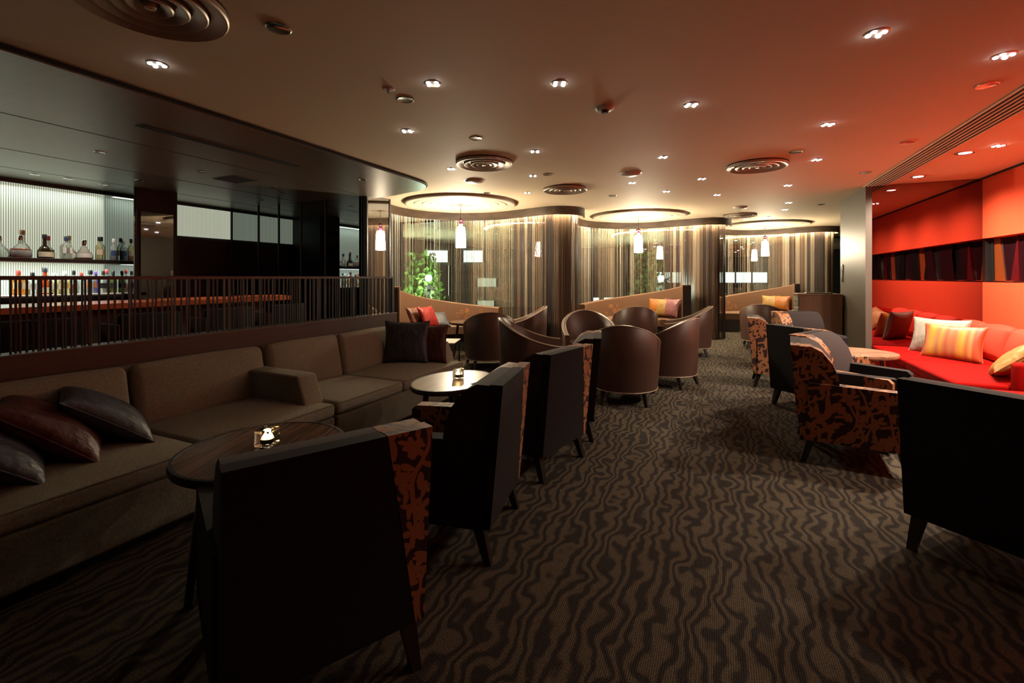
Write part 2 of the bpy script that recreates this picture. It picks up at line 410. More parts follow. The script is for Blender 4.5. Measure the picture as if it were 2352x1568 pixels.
# column at the bar's end, mirror facing the window bays
mb = MB(); mb.box(-4.86, -4.74, 5.30, 5.84, 0, 2.52); ec = struct(mb.build('column_mirror', 'black_wall'))
mb = MB(); mb.box(-4.742, -4.722, 5.33, 5.81, 0, 2.519); mb.build('mirror_panel', 'mirror_clear', ec)
for y in (5.315, 5.825):
    mb = MB(); mb.box(-4.76, -4.712, y-.012, y+.012, 0, 2.52); mb.build('edge_strip', 'dark_bronze', ec)
# dark column in the back bar with a mirror let into its face
mb = MB(); mb.box(-7.75, -7.0, 3.52, 4.02, 0, 2.485); bc = struct(mb.build('column_bar', 'black_wall'))
mb = MB(); mb.box(-7.0, -6.985, 3.56, 3.96, .9, 2.17); mb.build('mirror_panel', 'mirror_dark', bc)
mb = MB(); mb.box(-7.74, -7.02, 3.495, 3.52, 0, 2.484); mb.build('mirror_return', 'mirror_tint', bc)

# right: partition wall and red alcove
mb = MB(); mb.box(1.80, 2.05, 7.62, 9.05, 0, CH); pw = struct(mb.build('wall_partition', 'partition_metal'))
mb = MB(); mb.box(1.79, 1.86, 7.585, 7.62, 0, CH); mb.build('edge_strip', 'bronze', pw)
mb = MB(); mb.soft(1.784, 1.80, 8.86, 8.92, 1.22, 1.50, .006); mb.build('pull_handle', 'chrome', pw)
mb = MB(); mb.box(1.86, 3.2, 7.62, 7.8, 0, CH); mw = struct(mb.build('wall_alcove_end', 'black_wall'))
mb = MB(); mb.box(1.86, 2.975, 7.60, 7.62, .05, CH-.005); mb.build('mirror_panel', 'mirror_alcove', mw)
mb = MB(); mb.box(2.05, 5.0, 9.05, 9.2, 0, CH); struct(mb.build('wall_far', 'dark_wall'))
mb = MB(); mb.box(5.0, 5.2, 9.05, 17, 0, CH); struct(mb.build('wall_far_right', 'dark_wall'))
WX = 2.975
mb = MB(); mb.box(WX, WX+.2, -3, 7.62, 0, 1.25); mb.box(WX, WX+.2, -3, 7.62, 1.775, CH); mb.box(WX+.10, WX+.2, -3, 7.62, 1.25, 1.775)
rw = struct(mb.build('wall_red', 'red_wall_fabric'))
y = 7.60; k = 0
seq = ['art_grey','art_orange','art_plum','art_red','art_plum','art_black','art_plum','art_plum','art_grey','art_plum','art_black','art_orange','art_black','art_plum','art_grey','art_black']
slant = 0
while y > -1.5:
    wd = .07 if k == 0 else random.choice((.16,.20,.24,.30)); s2 = random.choice((-.13,.12,.02,.10,-.09))
    pts = [(y, 1.255), (y+slant*.0, 1.77), (y-wd+s2, 1.77), (y-wd, 1.255)] if k == 0 else [(y, 1.255), (y+slant, 1.77), (y-wd+s2, 1.77), (y-wd, 1.255)]
    mb = MB(); mb.prism(pts, 'x', WX+.075+.012*(k % 3), WX+.101); mb.build('glass_art_piece', seq[k % len(seq)], rw)
    y -= wd; slant = s2; k += 1
mb = MB(); mb.box(WX-.004, WX+.002, -1.5, 7.60, 1.243, 1.252); mb.build('metal_bead', 'chrome', rw)
mb = MB(); mb.box(WX-.03, WX+.0, -3, 7.60, CH-.014, CH); mb.build('shadow_gap', 'groove_black', rw)

# linear air slots in the ceiling before the alcove
t = thing('linear_diffuser', 'long black slotted air diffuser in the ceiling along the red alcove', 'vent', (1.89, 3.6, CH))
mb = MB(); mb.box(-.125, .125, -4.0, 4.0, -.006, 0); mb.build('backing', 'groove_black', t)
for y0 in (-4.0, -2.0, 0, 2.0):
    for x in (-.12, -.08, -.04, 0, .04, .08, .12):
        mb = MB(); mb.box(x-.006, x+.006, y0, y0+1.985, -.014, -.005); mb.build('slat', 'ceiling_paint', t)

# ------------------------------------------------------------------ window bays
RINGS = [Vector((-3.89,6.60)), Vector((-1.46,9.38)), Vector((.97,12.16)), Vector((3.40,14.94))]
V0 = RINGS[1]-RINGS[0]; LV = V0.length; TD = V0/LV; ND = Vector((-TD.y, TD.x))   # along the windows, and outwards
RB, RN = 1.32, .36
def bay_curve(i, rb, rn, a0=None, step=4.0):
    """from bay i's left end round its arc, over to the nose after it, and round that nose to the next bay"""
    c = RINGS[i]; n = c + V0/2
    half = LV/2; al = math.acos(min(1, (rb+rn)/half))       # tangent crossing of the two circles
    base = math.atan2(TD.y, TD.x)
    a_start = base + PI - al if a0 is None else a0
    a_end = base + al
    pts = []
    steps = max(4, int(math.degrees(a_start-a_end)/step))
    for k in range(steps+1):
        a = a_start + (a_end-a_start)*k/steps
        pts.append(c + rb*Vector((math.cos(a), math.sin(a))))
    # nose: entered at angle base+PI+al, leaves at base-al (+2PI), running counter-clockwise below
    b0, b1 = base+PI+al, base+2*PI-al
    steps = max(4, int(math.degrees(b1-b0)/(step*2)))
    for k in range(steps+1):
        a = b0 + (b1-b0)*k/steps
        pts.append(n + rn*Vector((math.cos(a), math.sin(a))))
    return pts
def resample(pts, d):
    out = [pts[0].copy()]; acc = 0
    for a, b in zip(pts, pts[1:]):
        L = (b-a).length; t = d-acc
        while t <= L:
            out.append(a+(b-a)*(t/L)); t += d
        acc = (acc+L) % d
    return out
def ribbon(mbx, pts, o0, o1, z0, z1):
    """a wall of thickness o0..o1 (towards the room is +) along a plan curve"""
    rows = []
    for i, p in enumerate(pts):
        a = pts[max(0, i-1)]; b = pts[min(len(pts)-1, i+1)]; t = (b-a).normalized(); n = Vector((t.y, -t.x))
        rows.append([(*(p+n*o0), z0), (*(p+n*o1), z0), (*(p+n*o1), z1), (*(p+n*o0), z1)])
    mbx.grid(rows, closed_v=True, caps=True)
BANDS = ['str_ivory','str_taupe','str_brown','str_dark','str_grey']
where = ['nearest the bar', 'in the middle', 'farthest from the camera', 'half hidden behind the grey partition']
for i in range(4):
    a0 = R(220) if i == 0 else None
    c = bay_curve(i, RB, RN, a0)
    if i == 3: c = c[:len(c)//3]
    v = bay_curve(i, RB, RN, a0, 3.0)
    if i == 3: v = v[:len(v)//3]
    t = thing('curtain_valance', 'brown marbled wavy pelmet over the string curtain bay ' + where[i], 'pelmet', (0,0,0), 0, 'pelmets over the string curtains')
    mb = MB(); ribbon(mb, v, .10, .125, 2.375, CH); mb.build('pelmet', 'valance_brown', t)
    mb = MB(); ribbon(mb, v, .045, .075, 2.43, 2.445); mb.build('light_strip', 'cove_strip', t)
    # strings, in bands of colour and spacing
    rnd = random.Random(20+i)
    mb = MB(); S = resample(c, .0085); k = 0; total = len(S)
    nose_from = int(total*(.66 if i == 0 else .62))
    while k < total:
        nb = rnd.randint(6, 26); nose = k > nose_from
        if nose: ci = rnd.choice((2,3,2,3,1,2,3)); skip = 1; nb = rnd.randint(3, 10)
        else:
            ci = rnd.choice((0,1,4,1,2,0,3)); skip = rnd.choice((2,2,3,4,6,3,8))
            if ci == 0: nb = rnd.randint(5, 12)
        for q in range(k, min(total, k+nb)):
            if (q-k) % skip: continue
            p = S[q]; wd = .0030 if not nose else .0042
            j = rnd.uniform(-.004, .004); a = rnd.uniform(0, 6.28)
            ring = [(p.x+j+wd*math.cos(a+2.094*m), p.y+j+wd*math.sin(a+2.094*m)) for m in range(3)]
            lo = [mb.bm.verts.new((x_, y_, .012)) for x_, y_ in ring]; hi = [mb.bm.verts.new((x_, y_, 2.44)) for x_, y_ in ring]
            mb.mi = ci
            for m in range(3): mb.face((lo[m], lo[(m+1) % 3], hi[(m+1) % 3], hi[m]))
        k += nb
    o = mb.build('string_curtain', BANDS, None, 180)
    tag(o, 'floor length string curtain of ivory and brown threads in the bay ' + where[i], 'curtain', 'string curtains in the window bays', 'stuff')
    # pillar inside the nose
    if i < 3:
        n = RINGS[i]+V0/2
        mb = MB(); mb.lathe([(.25,0),(.25,CH)], (n.x, n.y, 0), 28); struct(mb.build('pillar_%d' % (i+1), 'dark_wall'))
# stepped window panes behind the curtains, square to the room
GY = 1.80
for i in range(4):
    c = RINGS[i]; x0, x1, yg = c.x-(2.6 if i == 0 else 1.95), c.x+1.02, c.y+GY
    mb = MB(); mb.box(x0, x1, yg-.004, yg+.004, .05, CH-.03); wn = struct(mb.build('window_%d' % (i+1), 'window_glass'))
    fr = MB()
    for x in (x0+.012, x1-.012): fr.box(x-.012, x+.012, yg-.03, yg+.03, 0, CH)
    fr.box(x0, x1, yg-.03, yg+.03, 0, .06); fr.box(x0, x1, yg-.03, yg+.03, CH-.04, CH)
    fr.build('window_frame', 'dark_bronze', wn)
    if i < 3:
        n = RINGS[i+1]; mb = MB()
        mb.prism([(x1, yg-.03), (x1+.12, yg-.03), (n.x-1.83, n.y+GY+.03), (n.x-1.95, n.y+GY+.03)], 'z', 0, CH); struct(mb.build('wall_window_step_%d' % (i+1), 'dark_wall'))
c = RINGS[0]; mb = MB(); mb.box(-6.7, -6.5, 5.50, c.y+GY, 0, CH); struct(mb.build('wall_window_end', 'dark_wall'))

# domed plaster rings on the ceiling and their pendants
ringprof = [(.0,-.030),(.13,-.030)]
for r in (.14,.255,.375,.50,.625,.75):      # fine deep grooves between the ripples
    ringprof += [(r,-.034),(r+.003,-.008),(r+.019,-.008),(r+.022,-.038)]
ringprof += [(.86,-.040),(.885,-.044),(.905,-.036),(.905,0)]
mb = MB(); mb.lathe(ringprof, (0,0,0), 64)
ring0 = mb.build('ceiling_rosette', 'ring_plaster', None, 20)
tag(ring0, 'broad round plaster ceiling disc of concentric ripples nearest the bar', 'ceiling rose', 'plaster discs over the window bays')
ring0.location = (RINGS[0].x, RINGS[0].y, CH)
for i, lb in ((1, 'broad round plaster ceiling disc of concentric ripples, the middle of three'), (2, 'broad round plaster ceiling disc of concentric ripples, the farthest, nearest the partition')):
    o = ring0.copy(); COL.objects.link(o); o.location = (RINGS[i].x, RINGS[i].y, CH); o['label'] = lb
pen = thing('pendant_lamp', 'glowing white glass pendant with plum finials hanging in the bay nearest the bar', 'pendant lamp', (RINGS[0].x, RINGS[0].y, CH-.02), 0, 'pendants in the window bays')
mb = MB(); mb.lathe([(.0,-.372),(.052,-.373),(.066,-.386),(.073,-.45),(.080,-.58),(.084,-.69),(.079,-.714),(.0,-.715)], (0,0,0), 28); mb.build('lamp_shade', 'pendant_glass', pen)
mb = MB(); mb.lathe([(.0,-.295),(.02,-.297),(.036,-.32),(.036,-.335),(.018,-.36),(.03,-.374),(.0,-.376)], (0,0,0), 20); mb.build('pink_finial', 'pendant_pink', pen)
mb = MB(); mb.lathe([(.0,-.235),(.018,-.237),(.040,-.262),(.040,-.275),(.016,-.297),(.0,-.298)], (0,0,0), 20); mb.build('plum_finial', 'pendant_plum', pen)
mb = MB(); mb.tube([(0,0,0),(0,0,-.24)], .004, 6); mb.build('cord', 'cord_grey', pen)
mb = MB(); mb.lathe([(.0,0),(.05,0),(.055,-.012),(.0,-.02)], (0,0,0), 20); mb.build('ceiling_cap', 'white_plastic', pen)
dup(pen, (RINGS[1].x, RINGS[1].y, CH-.02), 0, 'glowing white glass pendant with plum finials hanging in the middle bay')
dup(pen, (RINGS[2].x, RINGS[2].y, CH-.02), 0, 'glowing white glass pendant with plum finials hanging in the farthest bay')

# ------------------------------------------------------------------ ceiling fittings
def vent_round(x, y, label, first=[None]):
    if first[0] is None:
        t = thing('ceiling_diffuser', label, 'vent', (x, y, CH), 0, 'round ceiling air diffusers')
        mb = MB(); mb.lathe([(.0,-.012),(.285,-.012),(.30,-.004),(.30,0),(.0,0)], (0,0,0), 48); mb.build('backing', 'vent_dark', t)
        for r0, wd in ((.298,.072),(.218,.064),(.148,.058),(.086,.05)):
            mb = MB(); mb.lathe([(r0,-.010),(r0,-.030),(r0-.006,-.037),(r0-.014,-.036),(r0-wd*.7,-.020),(r0-wd,-.013),(r0-wd,-.011),(r0-.02,-.011)], (0,0,0), 56); mb.build('cone_ring', 'vent_metal', t)
        mb = MB(); mb.lathe([(.0,-.040),(.022,-.038),(.026,-.014),(.0,-.012)], (0,0,0), 20); mb.build('hub', 'vent_metal', t)
        first[0] = t
    else: dup(first[0], (x, y, CH), 0, label)
for x, y, l in ((-2.287,1.202,'big round metal air diffuser cut off by the top edge of the photo'),
                (-2.276,4.347,'round metal air diffuser above the bar side, left of the smaller one'),
                (-1.941,6.112,'round metal air diffuser second in the row over the brown barrel chairs'),
                (.375,5.663,'round metal air diffuser in the red lit part of the ceiling'),
                (.374,10.081,'small looking far round air diffuser near the third plaster disc')): vent_round(x, y, l)
def plain(name, label, cat, loc, prof, m, group, cache={}):
    if name not in cache:
        mb = MB(); mb.lathe(prof, (0,0,0), 28); cache[name] = mb.build(name, m); o = cache[name]
    else:
        o = cache[name].copy(); COL.objects.link(o)
    o.location = loc; return tag(o, label, cat, group)
for x, y, l in ((-2.817,5.12,'shallow domed cover plate on the ceiling left, below the first diffuser'), (-.95,5.505,'shallow domed cover plate in the middle of the ceiling above a bright downlight'), (.332,8.954,'shallow domed cover plate far back in front of the farthest diffuser')):
    plain('ceiling_cover_plate', l, 'ceiling plate', (x, y, CH), [(.0,-.040),(.06,-.037),(.10,-.026),(.118,-.012),(.12,-.004),(.135,-.003),(.135,0),(.0,0)], 'white_plastic', 'domed ceiling plates')
t = thing('smoke_detector', 'round white smoke detector on the ceiling between two rows of spots', 'smoke detector', (-.752,3.306,CH))
mb = MB(); mb.lathe([(.0,-.022),(.05,-.022),(.062,-.016),(.068,-.004),(.068,0),(.0,0)], (0,0,0), 28); mb.build('base', 'white_plastic', t)
mb = MB(); mb.lathe([(.0,-.044),(.022,-.044),(.026,-.034),(.03,-.022),(.0,-.022)], (0,0,0), 20); mb.build('sensor_head', 'dark_bronze', t)
t = thing('sprinkler_head', 'small round sprinkler head beside a dark downlight on the ceiling', 'sprinkler', (-1.96,2.409,CH))
mb = MB(); mb.lathe([(.0,-.006),(.034,-.006),(.04,0),(.0,0)], (0,0,0), 24); mb.build('base', 'white_plastic', t)
mb = MB(); mb.lathe([(.0,-.022),(.012,-.022),(.014,-.006),(.0,-.006)], (0,0,0), 14); mb.build('nozzle', 'chrome', t)
# unlit downlights: bright rim round a dark reflector
dl = thing('recessed_downlight', 'unlit recessed downlight nearest the camera, red glint in its reflector', 'downlight', (-1.969,1.594,CH), 0, 'unlit downlights')
mb = MB(); mb.lathe([(.046,-.004),(.054,-.007),(.060,-.004),(.060,0),(.046,0)], (0,0,0), 32); mb.build('rim', 'chrome', dl)
mb = MB(); mb.lathe([(.0,-.0015),(.02,-.0015),(.047,-.004),(.047,0),(.0,0)], (0,0,0), 32); mb.build('reflector', 'vent_dark', dl)
for x, y, l in ((-1.967,2.591,'unlit recessed downlight beside the sprinkler head'), (-1.95,3.568,'unlit recessed downlight before the first round diffuser'),
                (1.55,3.91,'unlit recessed downlight nearest the slotted diffuser in the red corner'), (1.55,5.254,'unlit recessed downlight second along the slotted diffuser'),
                (.68,5.228,'unlit recessed downlight beside the diffuser in the red lit ceiling'), (1.553,6.604,'unlit recessed downlight near the top corner of the grey partition'),
                (-1.458,6.926,'unlit recessed downlight over the middle barrel chairs'), (-3.085,5.96,'unlit recessed downlight beside the plaster disc nearest the bar'),
                (1.559,9.189,'unlit recessed downlight farthest back, left of the partition top'), (-1.858,5.172,'small unlit recessed downlight right of a four point spot'),
                (.945,10.623,'unlit recessed downlight in front of the farthest plaster disc')):
    dup(dl, (x, y, CH), 0, l)
# lit four-point spots
LEDS = [(-2.938,1.58,'four point ceiling spot nearest the bar soffit edge'),
 (-1.646,2.447,'four point ceiling spot, upper middle left, right of the sprinkler'), (-.918,2.773,'four point ceiling spot at upper middle, left of the smoke detector'),
 (-.18,3.499,'four point ceiling spot right of the smoke detector'), (.793,4.395,'four point ceiling spot above the unlit downlight in the red ceiling'),
 (.717,2.854,'four point ceiling spot nearest the camera in the red ceiling'), (1.43,3.427,'four point ceiling spot in the red top right corner'),
 (-2.375,3.153,'four point ceiling spot below the unlit downlight and sprinkler'), (-1.629,4.174,'four point ceiling spot just right of the first round diffuser'),
 (-2.753,4.457,'four point ceiling spot just left of the first round diffuser'), (-.52,4.903,'four point ceiling spot above the middle domed plate'),
 (.923,5.665,'four point ceiling spot right of the diffuser in the red ceiling'), (-.197,6.184,'four point ceiling spot right of the second domed plate, over the aisle'),
 (-.029,7.487,'four point ceiling spot over the aisle, farther one of a pair'), (-.684,6.889,'four point ceiling spot before the middle plaster disc, on its right'),
 (-1.026,6.072,'brightest four point ceiling spot, under the middle domed plate'), (-2.044,5.166,'four point ceiling spot between the first and second round diffusers'),
 (-2.53,6.171,'four point ceiling spot left of the second round diffuser'), (-.996,8.303,'four point ceiling spot at the edge of the middle plaster disc'),
 (.833,7.093,'four point ceiling spot in line over the right chairs, middle one'), (1.041,8.758,'four point ceiling spot over the right chairs, second from the back'),
 (1.084,9.633,'four point ceiling spot over the right chairs, farthest back'), (.507,10.807,'four point ceiling spot between the farthest diffuser and plaster disc'),
 (2.362,5.755,'four point ceiling spot inside the alcove above the red sofa')]
f0 = None
for x, y, l in LEDS:
    if f0 is None:
        f0 = thing('led_spot', l, 'ceiling spot', (x, y, CH), R(24), 'lit four point ceiling spots')
        mb = MB(); mb.lathe([(.0,-.004),(.050,-.004),(.056,0),(.0,0)], (0,0,0), 28); mb.build('plate', 'vent_metal', f0)
        for dx in (-.026, .026):
            for dy in (-.020, .020):
                mb = MB(); mb.lathe([(.0,-.011),(.010,-.010),(.013,-.004),(.0,-.004)], (dx, dy, 0), 14); mb.build('light_point', 'led', f0)
    else: dup(f0, (x, y, CH), R(24), l)
    lamp('spot_light', 'SPOT', (x, y, CH-.03), E_LED, (1,.90,.82), spot_size=R(66), spot_blend=1.0, shadow_soft_size=.03)
# alcove downlights over the red sofa
g0 = None
for x, y, l in ((2.20,5.946,'bright lit downlight over the red sofa, nearer of two'), (2.20,7.12,'bright lit downlight over the red sofa beside the mirror'),
                (2.20,4.77,'bright lit downlight over the red sofa, just beyond the right edge'), (2.20,3.6,'bright lit downlight over the red sofa, out of the frame')):
    if g0 is None:
        g0 = thing('wall_washer_downlight', l, 'downlight', (x, y, CH), 0, 'lit downlights in the red alcove')
        mb = MB(); mb.lathe([(.060,-.006),(.075,-.009),(.082,-.004),(.082,0),(.060,0)], (0,0,0), 32); mb.build('rim', 'chrome', g0)
        mb = MB(); mb.lathe([(.0,-.006),(.05,-.006),(.061,-.003),(.061,0),(.0,0)], (0,0,0), 28); mb.build('diffuser', 'downlight_glow', g0)
    else: dup(g0, (x, y, CH), 0, l)
    s = lamp('washer_light', 'SPOT', (x, y, CH-.03), E_ALC*(.42 if y < 4 else 1), (1,.80,.60), spot_size=R(160), spot_blend=1.0, shadow_soft_size=.05)
# bar ceiling fittings
bz = 2.485
t = thing('slot_diffuser', 'long narrow black air slot in the dark bar soffit', 'vent', (-4.12,2.83,bz))
mb = MB(); mb.box(-.055,.055,-.74,.74,-.004,0); mb.build('frame', 'dark_wall', t)
for x in (-.022, .022):
    mb = MB(); mb.box(x-.014,x+.014,-.72,.72,-.008,-.003); mb.build('slot', 'groove_black', t)
t = thing('square_grille', 'square dark return air grille in the bar soffit', 'vent', (-5.35,3.74,bz))
mb = MB(); mb.box(-.21,.21,-.15,.15,-.006,0); mb.build('frame', 'dark_bronze', t)
mb = MB(); mb.box(-.19,.19,-.13,.13,-.009,-.005); mb.build('mesh_insert', 'groove_black', t)
h0 = None
for x, y, l in ((-5.36,2.394,'small soffit downlight nearest the camera over the bar counter'), (-7.2,2.60,'small soffit downlight above the back bar, far left'), (-7.15,2.88,'tiny soffit downlight above the back bar, second from left'),
                (-7.2,3.25,'small soffit downlight above the bottles near the black column'), (-6.48,3.29,'small soffit downlight just before the black column'),
                (-5.316,3.303,'small soffit downlight left of the square grille'), (-5.35,4.246,'small soffit downlight right of the square grille'),
                (-5.65,4.63,'tiny soffit downlight near the mirrored end wall'), (-6.43,4.88,'small soffit downlight against the mirrored end wall'), (-3.951,4.371,'tiny square sensor at the rounded end of the bar soffit')):
    if h0 is None:
        h0 = thing('soffit_downlight', l, 'downlight', (x, y, bz), 0, 'downlights in the bar soffit')
        mb = MB(); mb.lathe([(.036,-.003),(.042,-.006),(.047,-.003),(.047,0),(.036,0)], (0,0,0), 24); mb.build('rim', 'chrome', h0)
        mb = MB(); mb.lathe([(.0,-.003),(.037,-.002),(.037,0),(.0,0)], (0,0,0), 24); mb.build('reflector', 'vent_metal', h0)
    else: dup(h0, (x, y, bz), 0, l)
for x, y in ((-7.05,2.60),(-7.05,2.95),(-7.05,3.3)):
    lamp('bottle_light', 'SPOT', (x, y, bz-.02), 22.0, (1,.9,.75), spot_size=R(80), spot_blend=.8, shadow_soft_size=.03)
for x, y in ((-5.36,2.394),(-5.316,3.303),(-5.35,4.246)):
    lamp('bar_light', 'SPOT', (x, y, bz-.02), E_BAR, (1,.72,.5), spot_size=R(42), spot_blend=.7, shadow_soft_size=.03)

# ------------------------------------------------------------------ back bar
mb = MB(); mb.box(-7.748,-7.72,.4,3.49,1.09,2.43)
tag(mb.build('backlit_panel', 'ribbed_panel'), 'big glowing ribbed glass panel behind the bottle shelves', 'light panel')
mb = MB(); mb.box(-7.748,-7.72,4.03,5.295,1.95,2.43)
tag(mb.build('backlit_panel', 'ribbed_panel'), 'smaller glowing ribbed glass panel high beside the black column', 'light panel')
t = thing('back_counter', 'black back bar counter under the bottles with a glowing top', 'counter', (-7.5,1.95,0))
mb = MB(); mb.box(-.24,.25,-1.55,1.535,0,1.045); mb.build('cabinet_body', 'black_wall', t)
mb = MB(); mb.soft(-.22,.27,-1.55,1.54,1.045,1.09,.006); mb.build('countertop', 'white_plastic', t)
mb = MB(); mb.box(.268,.282,-1.55,1.54,1.03,1.07); mb.build('front_edge', 'groove_black', t)
t = thing('bottle_shelf', 'dark shelf across the glowing panel holding the upper bottles', 'shelf', (-7.5,1.95,1.48))
mb = MB(); mb.soft(-.22,.18,-1.55,1.54,0,.045,.005); mb.build('shelf_board', 'wenge', t)
mb = MB(); mb.box(-.20,.14,-1.53,1.52,-.008,-.001); mb.build('light_strip', 'white_plastic', t)
l = lamp('shelf_light', 'AREA', (-7.39,1.95,1.468), E_SHELF, (.86,1,.98), shape='RECTANGLE', size=.10, size_y=3.0)
l = lamp('shelf_light', 'AREA', (-7.60,1.95,2.40), E_SHELF*.5, (.92,1,.88), shape='RECTANGLE', size=.08, size_y=3.0)

def bottle(name, y, z, label, kind, glass, cap, lab=None, fill=None, h=.30, x=-7.47, grp='bottles on the upper shelf'):
    """body profile by kind; parts: cap, paper_label, liquid"""
    t = thing(name, label, 'bottle', (x, y, z), 0, grp)
    K = {'round': [(.0,0),(.095,.0),(.105,.03),(.095,.085),(.05,.14),(.022,.17),(.018,.235),(.0,.235)],
         'bell':  [(.0,0),(.062,0),(.068,.02),(.066,.085),(.045,.13),(.02,.16),(.017,.255),(.0,.255)],
         'tall':  [(.0,0),(.040,0),(.043,.01),(.043,.18),(.03,.21),(.015,.235),(.014,.285),(.0,.285)],
         'square':[(.0,0),(.060,0),(.063,.01),(.063,.165),(.046,.19),(.017,.205),(.017,.25),(.0,.25)],
         'jug':   [(.0,0),(.075,0),(.085,.02),(.06,.10),(.03,.16),(.018,.18),(.022,.215),(.0,.215)]}
    pr = K[kind]; s = h/(pr[-1][1]+.035); seg = 4 if kind == 'square' else 20
    pr = [(r*s, q*s) for r, q in pr]
    mb = MB(); mb.lathe(pr, (0,0,0), seg); mb.build('glass_body', glass, t)
    rn = pr[-2][0]; zt = pr[-1][1]
    mb = MB(); mb.lathe([(.0,-.02),(rn+.004,-.02),(rn+.005,.0),(rn+.005,.032),(rn+.002,.036),(.0,.036)], (0,0,zt), 16); mb.build('cap', cap, t)
    rb = max(pr[2][0], pr[3][0])
    if fill:
        cut = .45*zt; q = [(.0,.004)]
        for r, zz in pr[1:]:
            if zz < cut: q.append((max(r-.004, .003), max(zz, .004)))
        q += [(q[-1][0]*.97, cut),(.0,cut)]
        mb = MB(); mb.lathe(q, (0,0,0), seg); mb.build('liquid', fill, t)
    if lab:
        z0, z1 = .07*s, .145*s
        if kind in ('round','bell','jug'): z0, z1 = .018*s, .078*s
        rows = []
        for k in range(9):
            a = (-70+140*k/8)*PI/180
            r = rb+.0015 if kind != 'square' else rb*.74/max(abs(math.cos(a)), abs(math.sin(a)))
            if kind == 'jug': r = rb*.97
            rows.append([(r*math.cos(a), r*math.sin(a), z0), (r*math.cos(a), r*math.sin(a), z1)])
        mb = MB(); mb.grid(rows); o = mb.build('paper_label', lab, t)
    return t
UZ, LZ = 1.525, 1.09
for i, (y, lb, kd, gl, cp, la, fi, h, dx) in enumerate([
  (2.40,'squat clear decanter at the left edge of the upper shelf','round','g_clear','chrome',None,None,.24,0),
  (2.56,'squat round cognac bottle with amber liquid on the upper shelf','round','g_clear','chrome',None,'g_amber',.26,.04),
  (2.625,'clear bottle with tall cork stopper behind the amber cognac','bell','g_clear','cork','l_cream',None,.34,-.1),
  (2.775,'dark brown bell bottle with cream label on the upper shelf','bell','g_brown','l_black','l_cream',None,.29,.03),
  (2.85,'clear bottle with orange neck band behind the dark bell bottle','bell','g_clear','l_red','l_cream','g_brown',.28,-.09),
  (2.975,'clear square shouldered bottle with white label on the upper shelf','square','g_clear','l_navy','l_white',None,.28,.04),
  (3.045,'pale pink bottle with a big gold stopper on the upper shelf','bell','g_pale','l_gold','l_white',None,.30,-.08),
  (3.15,'clear tilted jug shaped decanter with white tag','jug','g_clear','chrome','l_white',None,.25,.04),
  (3.205,'round amber bottle with black ringed stopper behind the decanter','round','g_honey','l_black',None,'g_amber',.24,-.09),
  (3.315,'pale bottle with a cream full label near the panel end','tall','g_pale','l_black','l_cream',None,.30,.03),
  (3.385,'tall clear bottle with a gold seal behind the pale one','tall','g_clear','l_black','l_gold',None,.31,-.08),
  (3.44,'clear gin bottle with blue label at the shelf end','tall','g_clear','l_white','l_navy','g_blue',.28,.10)]):
    bottle('liquor_bottle', y, UZ, lb, kd, gl, cp, la, fi, h, -7.47+dx)
for i, (y, lb, kd, gl, cp, la, fi, h) in enumerate([
  (2.54,'square whiskey bottle with cream label and red cap, lower row','square','g_honey','l_red','l_cream',None,.29),
  (2.65,'clear bottle with white label and black capitals band, lower row','square','g_clear','l_black','l_white',None,.26),
  (2.77,'orange cone shaped bottle with cream label and black cap, lower row','bell','g_amber','l_black','l_cream',None,.33),
  (2.85,'clear bottle with pale yellow label, lower row','square','g_pale','l_white','l_cream',None,.25),
  (2.955,'bottle with bright yellow label and white cap, lower row','square','g_pale','l_white','l_yellow',None,.28),
  (3.03,'half full amber whisky with black and white cap, lower row','tall','g_clear','l_black',None,'g_amber',.29),
  (3.12,'clear vodka bottle with red line label, lower row','tall','g_clear','l_red','l_white',None,.26),
  (3.20,'clear bottle with orange crest and dark green cap, lower row','square','g_clear','l_black','l_orange',None,.30),
  (3.27,'bottle in violet wrapping with blue neck, lower row','tall','g_blue','l_violet','l_violet',None,.28),
  (3.335,'black labelled bottle between violet and orange ones, lower row','tall','g_clear','l_black','l_black',None,.29),
  (3.385,'slim bottle with orange liquid, lower row','tall','g_clear','l_red',None,'g_amber',.31),
  (3.445,'olive bottle with black oval label at the row end','tall','g_olive','l_black','l_black',None,.29)]):
    bottle('liquor_bottle', y, LZ, lb, kd, gl, cp, la, fi, h, -7.42+.03*(i % 2), 'bottles on the back counter')

